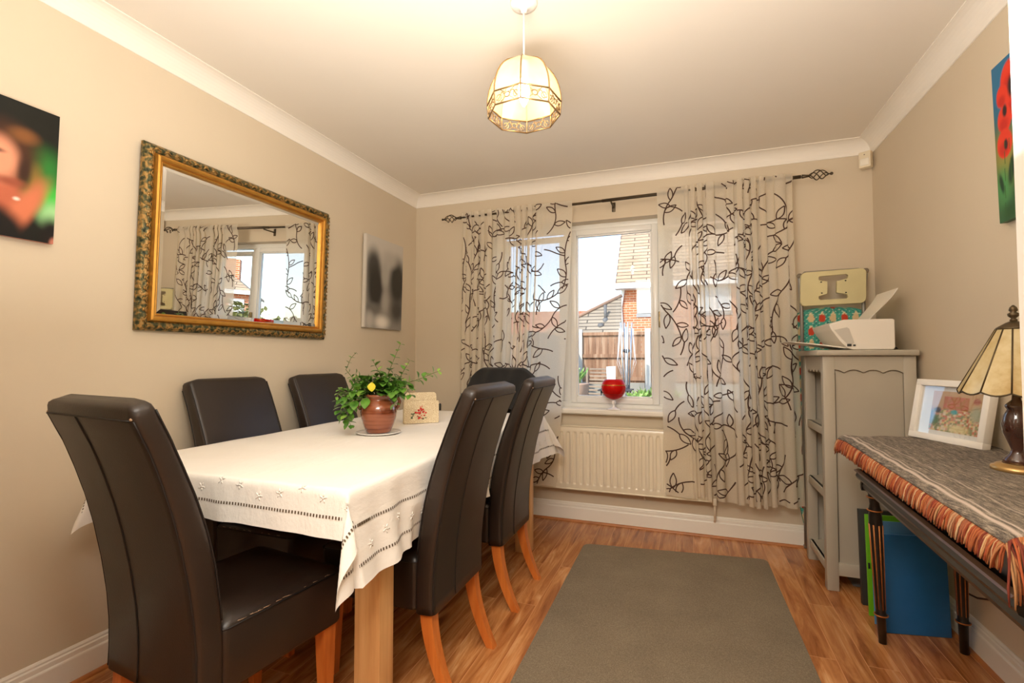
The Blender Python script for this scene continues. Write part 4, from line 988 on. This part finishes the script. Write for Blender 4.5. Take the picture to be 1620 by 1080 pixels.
# ------------------------------------------------------------------ framed picture leaning on the console
p1, p2 = Vector((2.868, -.925, 0)), Vector((2.975, -1.215, 0)); wv_ = (p2-p1); FW = wv_.length; rz_ = math.atan2(wv_.y, wv_.x)
fr = thing('picture_frame', (p1+wv_/2+Vector((0, 0, KT+.0145)))[:], rz_, 'white box-framed colourful picture leaning on the console table beside the lamp', 'picture frame')
fr.rotation_euler = (math.radians(-11), 0, rz_)
FH = .236; fd = .030; fw = .024; M_fw = mat('white_frame_wood', (.84, .80, .73), .35, var=.01)
b = B()
for a in ((-FW/2, FW/2, 0, fw), (-FW/2, FW/2, FH-fw, FH), (-FW/2, -FW/2+fw, fw, FH-fw), (FW/2-fw, FW/2, fw, FH-fw)): b.box(a[0], a[1], 0, fd, a[2], a[3], .001)
b.obj('frame', M_fw, fr)
B().box(-FW/2+fw-.003, FW/2-fw+.003, .020, .024, fw-.003, FH-fw+.003).obj('mount', mat('white_mount', (.82, .82, .80), .6), fr)
def kids(u, v):
    rk = random.Random(int(u*26)*131+int(v*22)); c = lerp(s8(188, 150, 112), s8(206, 170, 128), v)
    if v < .55: c = lerp(c, rk.choice([s8(206, 90, 70), s8(90, 130, 80), s8(226, 200, 130), s8(214, 150, 130), s8(120, 150, 90), s8(230, 220, 190)]), .7)
    elif .25 < u < .75 and v < .88: c = lerp(s8(176, 120, 60), s8(200, 110, 90), rk.random())
    c = blob(c, u, v, .48, .50, .07, .06, s8(60, 170, 180), .3); c = blob(c, u, v, .14, .52, .07, .08, s8(60, 50, 66), .4); c = blob(c, u, v, .88, .80, .07, .08, s8(180, 110, 96), .4); c = blob(c, u, v, .10, .26, .12, .14, s8(96, 130, 70), .5)
    c = blob(c, u, v, .0, .36, .10, .22, s8(110, 140, 180), .7); c = blob(c, u, v, .9, .5, .12, .2, s8(170, 176, 150), .6); c = blob(c, u, v, .6, .1, .2, .1, s8(226, 214, 160), .6); return c
b = B(); iw, ih = FW-2*fw-.056, FH-2*fw-.034; xo = .014; b.grid(lambda x, z: (x, .0195, z), np.linspace(xo-iw/2, xo+iw/2, 53), np.linspace(FH/2-ih/2, FH/2+ih/2, 45), False)
o = b.obj('picture', attr_mat('printed_canvas'), fr); setcol(o, lambda c: kids((c.x-xo)/iw+.5, (c.z-FH/2)/ih+.5))
B().box(-FW/2+fw-.001, FW/2-fw+.001, .008, .0095, fw-.001, FH-fw+.001).obj('glass', thin_glass('frame_glass', (.98, .98, .98), .10), fr)
b = B(); b.prism([(.030, .13), (.030, .02), (.064, .022)], .02, .06, 'x'); b.obj('easel_stand', mat('black_card', (.012, .012, .013), .7), fr)

# ------------------------------------------------------------------ table lamp on the console
lm = thing('table_lamp', (2.897, -1.570, KT+.0125), 0, 'table lamp with cream leaded glass panel shade and dark body on the console', 'lamp')
M_brass = mat('aged_brass', s8(196, 160, 104), .3, .7, var=.1, vs=20)
b = B(); b.lathe([(.056, 0), (.059, .004), (.058, .012), (.050, .016), (.046, .020), (.040, .022), (.0, .024)][:-1], n=40); b.obj('base', M_brass, lm)
b = B(); b.lathe([(.034, .022), (.030, .034), (.018, .048), (.014, .060), (.020, .078), (.030, .105), (.033, .13), (.028, .155), (.020, .172), (.026, .182), (.020, .19), (.010, .20), (.006, .24), (.005, .40)], n=32); b.obj('body', mat('dark_brown_ceramic', s8(66, 38, 30), .12, coat=.6, var=.3, vs=12), lm)
def opal():
    k = N('opal_stained_glass'); c = k.ramp(k.noise(k.coord(), 14, 4, .6), [(.3, s8(196, 164, 108)), (.5, s8(222, 202, 150)), (.7, s8(236, 222, 180))]); k.l(c, k.b.inputs['Base Color']); k.b.inputs['Roughness'].default_value = .25; k.b.inputs['Subsurface Weight'].default_value = 0
    tl = k.n('BsdfTranslucent'); k.l(c, tl.inputs[0]); m = k.n('MixShader'); m.inputs[0].default_value = .35; k.l(k.b.outputs[0], m.inputs[1]); k.l(tl.outputs[0], m.inputs[2]); k.l(m.outputs[0], k.out.inputs[0]); return k.m
M_op = opal(); NP = 12; sz0, sz1, r0_, r1_ = .223, .402, .124, .037; LP = mat('dark_leading', s8(84, 70, 48), .4, .6)
for i in range(NP):
    a0, a1 = 2*PI*i/NP, 2*PI*(i+1)/NP; b = B(); rows = []
    for zt_ in np.linspace(0, 1, 6):
        row = []
        for t in np.linspace(0, 1, 7):
            p = Vector((math.cos(a0), math.sin(a0), 0)).lerp(Vector((math.cos(a1), math.sin(a1), 0)), t); r_ = r0_+(r1_-r0_)*zt_; z = sz0+(sz1-sz0)*zt_ - (.009*math.sin(PI*t)*(1-zt_)**4); row.append((p.x*r_, p.y*r_, z))
        rows.append(row)
    b.loft(rows, cap=False, closed=False, smooth=False); b.obj('shade_panel', M_op, lm)
b = B()
for i in range(NP):
    a0, a1 = 2*PI*i/NP, 2*PI*(i+1)/NP; b.tube([(r0_*math.cos(a0), r0_*math.sin(a0), sz0), (r1_*math.cos(a0), r1_*math.sin(a0), sz1)], .0022, 5)
    pts = []
    for t in np.linspace(0, 1, 7):
        p = Vector((math.cos(a0), math.sin(a0), 0)).lerp(Vector((math.cos(a1), math.sin(a1), 0)), t); pts.append((p.x*r0_, p.y*r0_, sz0-.009*math.sin(PI*t)))
    b.tube(pts, .0024, 5)
b.lathe([(r1_+.002, sz1-.002), (r1_, sz1+.003), (.018, sz1+.016), (.006, sz1+.022)], n=24); b.obj('shade_leading', LP, lm)
b = B(); b.lathe([(.006, sz1+.02), (.009, sz1+.024), (.005, sz1+.029), (.012, sz1+.036), (.013, sz1+.042), (.006, sz1+.047), (.010, sz1+.052), (.008, sz1+.06), (.002, sz1+.067)], n=20); b.obj('finial', LP, lm)

# ------------------------------------------------------------------ boards and folders under the console
def board(name, xa, ya, xb, yb, ht, th_, lean, m, label, cat):
    """thin panel whose foot runs from (xa,ya) to (xb,yb), leaning away from the camera"""
    L_ = math.hypot(xb-xa, yb-ya); b = B(); b.box(0, L_, 0, th_, 0, ht, .0015); o = b.obj(name, m); o.location = (xa, ya, .001+.0); o.rotation_euler = (-lean, 0, math.atan2(yb-ya, xb-xa)); return tag(o, label, cat)
board('blue_board', 2.772, -.925, 3.012, -.880, .392, .016, math.radians(3), mat('dark_blue_card', s8(32, 106, 168), .45, var=.06, vs=12), 'dark blue board leaning in front of the stack under the console table', 'board')
board('pale_blue_board', 2.758, -.862, 3.015, -.835, .428, .005, math.radians(3), mat('pale_blue_card', s8(84, 140, 186), .5), 'light blue sheet board between the green folder and the dark blue board', 'board')
gf = board('green_folder', 2.760, -.790, 3.018, -.770, .432, .010, math.radians(3), mat('lime_green_card', s8(104, 176, 20), .4), 'bright lime green folder behind the blue boards under the console table', 'folder')
board('black_portfolio', 2.765, -.690, 3.018, -.670, .425, .022, math.radians(3), mat('charcoal_card', s8(50, 50, 46), .55), 'black portfolio case at the back of the stack beside the grey cabinet', 'portfolio')
b = B(); b.box(.003, .010, -.0035, 0, .20, .225, .001); b.obj('clasp', mat('black_clasp', (.01, .01, .01), .4), gf)
# cable on the right wall
b = B(); b.tube([(3.010, -.98, .232), (3.03, -1.03, .232), (3.038, -1.09, .255), (3.042, -1.15, .30), (3.045, -1.22, .38), (3.045, -1.30, .52), (3.03, -1.42, .70)], .0035, 8)
tag(b.obj('lamp_cable', mat('brown_cable', s8(70, 48, 34), .5)), 'thin brown cable looping down the right wall behind the console table', 'cable')

# ------------------------------------------------------------------ outside
def ground_mat():
    k = N('garden_paving'); k.l(k.ramp(k.noise(k.coord(), 2, 5), [(.35, s8(96, 96, 90)), (.65, s8(140, 138, 130))]), k.b.inputs['Base Color']); return k.m
GZ0 = -.06
B().box(-30, 40, .3, 60, GZ0-.1, GZ0).obj('ground', ground_mat(), kind='structure')
def roofm(name, cols, row, axis_='z'):
    k = N(name); br = k.n('TexBrick'); br.inputs['Scale'].default_value = 1; br.inputs['Brick Width'].default_value = .9; br.inputs['Row Height'].default_value = row; br.inputs['Mortar Size'].default_value = .018; br.inputs['Bias'].default_value = 0
    br.inputs['Color1'].default_value = (*cols[0], 1); br.inputs['Color2'].default_value = (*cols[1], 1); br.inputs['Mortar'].default_value = (*cols[2], 1); br.inputs['Mortar Smooth'].default_value = .3
    c = k.n('UVMap') if False else k.n('TexCoord'); k.l(c.outputs['UV'], br.inputs['Vector']); k.l(k.mix(.35, br.outputs['Color'], k.ramp(k.noise(k.coord(), 1.2, 5), [(.3, (.6, .55, .5)), (.7, (1.2, 1.15, 1.1))]), 'MULTIPLY'), k.b.inputs['Base Color']); k.b.inputs['Roughness'].default_value = .8; return k.m
def uv_planar(o, fn):
    uv = o.data.uv_layers.new(name='UVMap')
    for l in o.data.loops: uv.data[l.index].uv = fn(o.data.vertices[l.vertex_index].co)
M_rt = roofm('weathered_roof_tile', (s8(186, 160, 132), s8(160, 136, 112), s8(92, 76, 62)), .16)
M_rt2 = roofm('brown_roof_tile', (s8(150, 138, 120), s8(132, 120, 104), s8(74, 66, 58)), .13)
M_rr = roofm('red_roof_tile', (s8(190, 116, 84), s8(172, 98, 70), s8(120, 66, 50)), .2)
M_bk = roofm('orange_brick', (s8(204, 122, 78), s8(180, 98, 62), s8(206, 190, 168)), .075)
M_bk.node_tree.nodes['Brick Texture'].inputs['Brick Width'].default_value = .225; M_bk.node_tree.nodes['Brick Texture'].inputs['Mortar Size'].default_value = .008
M_ow = mat('white_exterior_paint', (.85, .85, .83), .5)
def slab(pts, th_=.12):
    """roof plane of 4 points thickened downward"""
    b = B(); q = [(p[0], p[1], p[2]-th_) for p in pts]; b._add(pts+q, [(0, 1, 2, 3), (7, 6, 5, 4), (0, 4, 5, 1), (1, 5, 6, 2), (2, 6, 7, 3), (3, 7, 4, 0)]); return b
# house to the right of the view
hs = thing('brick_house', (0, 0, 0), 0, 'orange brick house with steep tiled roof beyond the garden fence', 'house')
hx0, hx1, hy = .12, 6.5, 12
b = B(); b.box(hx0, hx1, hy, hy+6, GZ0, 3.36); o = b.obj('wall', M_bk, hs); uv_planar(o, lambda c: (c.x+c.y, c.z))
b = slab([(hx0-.14, hy-.35, 3.42), (hx1, hy-.35, 3.42), (hx1, hy+3.2, 7.9), (hx0-.14, hy+3.2, 7.9)]); o = b.obj('roof', M_rt, hs); uv_planar(o, lambda c: (c.x, c.z*1.35))
b = slab([(hx0-.14, hy+6.7, 3.42), (hx0-.14, hy+3.2, 7.9), (hx1, hy+3.2, 7.9), (hx1, hy+6.7, 3.42)]); o = b.obj('roof', M_rt, hs); uv_planar(o, lambda c: (c.x, c.z*1.35))
b = B(); b.prism([(hy, 3.3), (hy+6, 3.3), (hy+3.2, 7.4)], hx0, hx0+.2, 'x'); o = b.obj('gable', M_bk, hs); uv_planar(o, lambda c: (c.y, c.z))
b = B(); b.box(hx0-.16, hx1, hy-.42, hy-.30, 3.24, 3.40); b.box(hx0-.16, hx1, hy-.34, hy+.02, 3.24, 3.28); b.obj('gutter', M_ow, hs)
for x in (.60, 2.35):
    f_ = B(); f_.box(x, x+.9, hy-.05, hy+.02, 2.50, 3.28); fo = f_.obj('window', M_ow, hs); g_ = B(); g_.box(x+.07, x+.42, hy-.06, hy-.045, 2.60, 3.2); g_.box(x+.48, x+.83, hy-.06, hy-.045, 2.60, 3.2); g_.obj('pane', mat('pale_window_glass', (.55, .6, .64), .08), fo)
    f_ = B(); f_.box(x-.03, x+.93, hy-.03, hy+.02, 2.38, 2.50); f_.obj('window_sill_bricks', mat('grey_sill', s8(150, 150, 150), .7), hs)
b = B(); b.tube([(hx0+.08, hy-.06, 3.3), (hx0-.02, hy-.08, 2.7), (hx0+.05, hy-.06, 1.6)], .05, 8); b.obj('downpipe', M_ow, hs)
# low garage roof left of it
gr = thing('garage', (0, 0, 0), 0, 'low building with sloping brown tiled roof beside the brick house', 'outbuilding')
b = B(); b.prism([(-1.6, 9.3), (.42, 9.3), (.30, 10.0), (-1.6, 10.0)], GZ0, 1.55, 'z'); b.obj('wall', M_bk, gr); uv_planar(gr.children[0], lambda c: (c.x+c.y, c.z))
b = B(); v_ = [(-1.95, 8.9, 1.55), (.50, 8.9, 1.57), (.37, 10.0, 2.80)]
b._add(v_ + [(p[0], p[1]+.02, p[2]-.1) for p in v_], [(0, 1, 2), (5, 4, 3), (0, 3, 4, 1), (1, 4, 5, 2), (2, 5, 3, 0)]); o = b.obj('roof', M_rt2, gr); uv_planar(o, lambda c: (c.x, c.z*1.4))
b = B(); b.tube([(-1.95, 8.90, 1.57), (.37, 10.0, 2.82)], .05, 8); b.obj('hip_tiles', mat('hip_tile', s8(150, 118, 96), .8), gr)
b = B(); b.tube([(.02, 9.45, 2.05), (.02, 9.42, 2.52)], .04, 8); b.lathe([(.12, 2.0), (.07, 2.16), (.045, 2.18)], .02, 9.44, 12); b.sphere((-.08, 9.28, 1.96), .09, 8); b.obj('vent_pipe', mat('dark_lead_pipe', s8(92, 92, 92), .6), gr)
# far red roof
rh = thing('red_roof_house', (0, 0, 0), 0, 'distant red tiled roof low behind the brown garage roof', 'house')
b = slab([(-9, 19.5, 2.0), (-1.2, 19.5, 2.0), (-1.2, 21.5, 3.55), (-9, 21.5, 3.65)]); o = b.obj('roof', M_rr, rh); uv_planar(o, lambda c: (c.x, c.z*1.5))
b = B(); b.box(-9, -1.3, 20, 23, GZ0, 2.1); b.obj('wall', M_bk, rh); uv_planar(rh.children[1], lambda c: (c.x+c.y, c.z))
# bungalow seen in the mirror
bg_ = thing('bungalow', (13.2, 10, 0), math.radians(-42), 'brick bungalow with tiled hip roof and chimney, seen reflected in the gold mirror', 'house')
b = B(); b.box(0, 6, 0, 4.4, GZ0, 2.75); o = b.obj('wall', M_bk, bg_); uv_planar(o, lambda c: (c.x+c.y, c.z))
b = slab([(-.1, -.2, 2.75), (6.1, -.2, 2.75), (6.1, 2.2, 4.5), (2.0, 2.2, 4.5)]); o = b.obj('roof', M_rt, bg_); uv_planar(o, lambda c: (c.x, c.z*1.5))
b = slab([(-.1, 4.6, 2.75), (-.1, -.2, 2.75), (2.0, 2.2, 4.5), (2.0, 2.21, 4.5)]); o = b.obj('roof', M_rt, bg_); uv_planar(o, lambda c: (c.y, c.z*1.5))
b = B(); b.box(.45, .95, .75, 1.2, 2.9, 4.0); o = b.obj('chimney', M_bk, bg_); uv_planar(o, lambda c: (c.x+c.y, c.z))
b = B(); b.box(-.12, 6.1, -.30, -.18, 2.62, 2.76); b.obj('gutter', M_ow, bg_)
b = B(); b.box(.14, .62, -.05, .02, 1.7, 2.45); b.obj('window', M_ow, bg_)
b = B(); rh_ = random.Random(3)
for i in range(2600):
    p = Vector((rh_.uniform(5.2, 10.5), 5.3+rh_.uniform(-.45, .45), 0)); p.z = rh_.uniform(.6, 1.60+.36*sm(7.2, 8.2, p.x)+.06*math.sin(i)); d = Vector((rh_.uniform(-1, 1), rh_.uniform(-1, 1), rh_.uniform(-.6, 1))); add_leaf(b, p, d, .13, .05, Vector((0, 0, 1)) if abs(d.z) < .7 else rv)
b.box(5.3, 10.4, 5.05, 5.55, GZ0, 1.35); b.box(7.9, 10.4, 5.05, 5.55, 1.3, 1.7)
tag(b.obj('hedge', leafmat('hedge_leaf', s8(88, 92, 50), s8(140, 136, 80)), recalc=False, kind='stuff'), 'bushy garden hedge reflected low in the gold mirror', 'hedge', kind='stuff')
b = B(); b.lathe([(.09, 1.45), (.09, 1.62), (.12, 1.64), (.12, 1.70), (.05, 1.72), (.10, 1.80), (.10, 1.88), (.03, 1.95)], 7.95, 4.6, 16); b.box(7.86, 8.04, 4.51, 4.69, GZ0, 1.46); tag(b.obj('garden_post', M_ow), 'white garden post with finial in front of the hedge, reflected in the mirror', 'post')

# fence
fn_ = thing('garden_fence', (0, 0, 0), 0, 'brown close-board timber fence across the back of the garden', 'fence')
def fencem():
    k = N('weathered_fence_wood'); v = k.coord((9, 9, .7)); c = k.ramp(k.noise(v, 1.2, 5, .65), [(.3, s8(112, 80, 58)), (.5, s8(146, 110, 84)), (.7, s8(178, 148, 120))]); k.l(c, k.b.inputs['Base Color']); k.b.inputs['Roughness'].default_value = .9; return k.m
M_fe = fencem(); FYY = 6.0
bounds = [-5.2, -3.35, -1.53, .06, 1.34, 3.12, 4.9]
for x0_, x1_ in zip(bounds[:-1], bounds[1:]):
    b = B(); x = x0_+.05
    while x < x1_-.06: b.box(x, x+.118, FYY+.02, FYY+.036+.004*((int(x*100)) % 2), .66, 1.60); x += .124
    b.box(x0_+.05, x1_-.05, FYY-.02, FYY+.02, 1.13, 1.20); b.box(x0_+.05, x1_-.05, FYY-.02, FYY+.02, .70, .77); b.box(x0_+.05, x1_-.05, FYY-.02, FYY+.04, 1.56, 1.62); b.obj('board_panel', M_fe, fn_)
M_fp = mat('pale_concrete_post', s8(206, 200, 186), .8)
for x in bounds: B().box(x-.05, x+.05, FYY-.05, FYY+.05, GZ0, 1.68).obj('post', M_fp, fn_)
b = B(); b.box(-5.2, 4.9, FYY-.03, FYY+.03, GZ0, .66); b.obj('gravel_board', mat('grey_concrete', s8(150, 146, 134), .85), fn_)
# side fence at the left of the pane
b = B()
for i in range(16): b.box(-.12, -.09, 3.2+i*.17, 3.36+i*.17, GZ0, 1.52)
tag(b.obj('side_fence', mat('grey_fence_wood', s8(120, 124, 118), .9, var=.15)), 'weathered grey fence running along the left side of the garden', 'fence')
# garden chairs, table, paper
def gchair(loc, rz, label):
    g = thing('garden_chair', loc, rz, label, 'garden chair', 'wooden folding garden chairs')
    M_gw = mat('grey_teak', s8(150, 132, 114), .8, var=.15)
    b = B()
    for i in range(9): b.box(-.20, .20, .21+.008*i, .225+.008*i, .52+.058*i, .55+.058*i, .002)
    b.box(-.235, -.20, .20, .23, .45, 1.03); b.box(.20, .235, .20, .23, .45, 1.03); b.obj('backrest', M_gw, g)
    b = B()
    for i in range(7): b.box(-.22, .22, -.21+.06*i, -.165+.06*i, .42, .44)
    b.obj('seat', M_gw, g)
    b = B(); b.box(-.27, -.21, -.22, .24, .64, .665, .003); b.box(.21, .27, -.22, .24, .64, .665, .003); b.obj('armrests', mat('dark_teak', s8(70, 58, 48), .7), g)
    for x in (-.23, .23):
        b = B(); b.tube([(x, -.22, 0), (x, .22, .66)], .017, 6); b.obj('leg', M_gw, g); b = B(); b.tube([(x, .24, 0), (x, -.20, .65)], .017, 6); b.obj('leg', M_gw, g)
    return g
g0 = gchair((.62, 4.45, GZ0), math.radians(-12), 'slatted wooden garden chair seen left of the red goblet')
dup(g0, (1.56, 4.3, GZ0), math.radians(-70), 'slatted wooden garden chair at the right edge of the centre window pane')
b = B(); b.prism([(.86, .642), (.985, .642), (.985, 1.00), (.845, .99)], 4.22, 4.23, 'y'); o = b.obj('white_sign', mat('white_sheet', (.88, .88, .87), .5)); tag(o, 'small white rectangular board standing beside the left garden chair', 'board')
gt = thing('garden_table', (.98, 4.30, GZ0), 0, 'low dark garden table behind the red goblet', 'garden table'); M_dt = mat('dark_garden_metal', s8(60, 60, 60), .6)
B().box(-.25, .25, -.22, .22, .68, .70, .004).obj('tabletop', M_dt, gt)
for x in (-.22, .22):
    for y in (-.19, .19): b = B(); b.tube([(x, y, 0), (x*.9, y*.9, .68)], .013, 6); b.obj('leg', M_dt, gt)
# folded rotary dryer
rd = thing('rotary_dryer', (1.04, 5.2, GZ0), 0, 'folded silver rotary washing line in front of the fence', 'washing line'); M_al = mat('aluminium', s8(196, 200, 204), .35, .6)
b = B(); b.tube([(0, 0, 0), (0, 0, 1.72)], .024, 10); b.obj('pole', M_al, rd)
b = B(); b.lathe([(.05, .62), (.055, .64), (.055, .70), (.03, .72)], n=12); b.lathe([(.045, 1.28), (.06, 1.31), (.045, 1.34)], n=12); b.obj('hub', mat('dark_grey_plastic', s8(50, 54, 58), .5), rd)
for k_ in range(4):
    a = k_*PI/2+.4; b = B(); b.tube([(.045*math.cos(a), .045*math.sin(a), .68), (.10*math.cos(a), .10*math.sin(a), 1.80)], .013, 6); b.obj('arm', M_al, rd)
b = B()
for k_ in range(12):
    a = k_*PI/6; b.tube([(.12*math.cos(a), .08*math.sin(a), 1.70), (.16*math.cos(a), .12*math.sin(a), 1.1+.06*(k_ % 3)), (.08*math.cos(a+.5), .08*math.sin(a+.5), .85)], .003, 4)
b.obj('line', mat('white_line', (.8, .8, .8), .6), rd)
# plants
def clump(name, loc, r, h_, n_, ma, label, seed, droop=.35):
    b = B(); rq = random.Random(seed)
    for i in range(n_):
        a = rq.uniform(0, 2*PI); d = Vector((math.cos(a)*droop*rq.uniform(.3, 1.4), math.sin(a)*droop*rq.uniform(.3, 1.4), 1)); add_leaf(b, Vector((rq.uniform(-r, r)*.6, rq.uniform(-r, r)*.6, rq.uniform(0, h_*.5))), d, h_*rq.uniform(.4, .8), .018, Vector((math.sin(a), -math.cos(a), 0)))
    o = b.obj(name, ma, recalc=False); o.location = loc; return tag(o, label, 'plant')
M_gp = leafmat('garden_green', s8(96, 140, 60), s8(164, 190, 110))
tp = thing('terracotta_planter', (.52, 3.6, GZ0), 0, 'round clay pot with pale spiky leaves at the left of the pane', 'planter')
b = B(); b.lathe([(.10, .60), (.15, .64), (.17, .80), (.18, .82), (.17, .82)], n=24); b.lathe([(.12, 0), (.10, .60)], n=16); b.obj('pot', mat('pale_clay', s8(186, 152, 130), .85), tp)
o = clump('spiky_plant', (0, 0, .80), .10, .26, 26, M_gp, 'x', 3, .6); o.parent = tp; del o['label']; del o['category']; o.name = 'leaves'
b = B(); b.box(1.25, 1.95, 3.4, 3.75, GZ0, .50); o = b.obj('raised_bed', mat('bed_timber', s8(140, 130, 116), .9)); tag(o, 'low raised garden bed beyond the window', 'raised bed')
for i, (x, y, h_) in enumerate(((1.33, 3.56, .10), (1.49, 3.6, .14), (1.65, 3.55, .20), (1.82, 3.6, .14))):
    clump('leafy_plant', (x, y, .50), .10, h_+.06, 60, M_gp, 'leafy green plant in the raised bed, %s' % ('directly right of the goblet', 'second to the right of the goblet', 'tallest of the row', 'at the right end by the frame')[i], 20+i, .8)
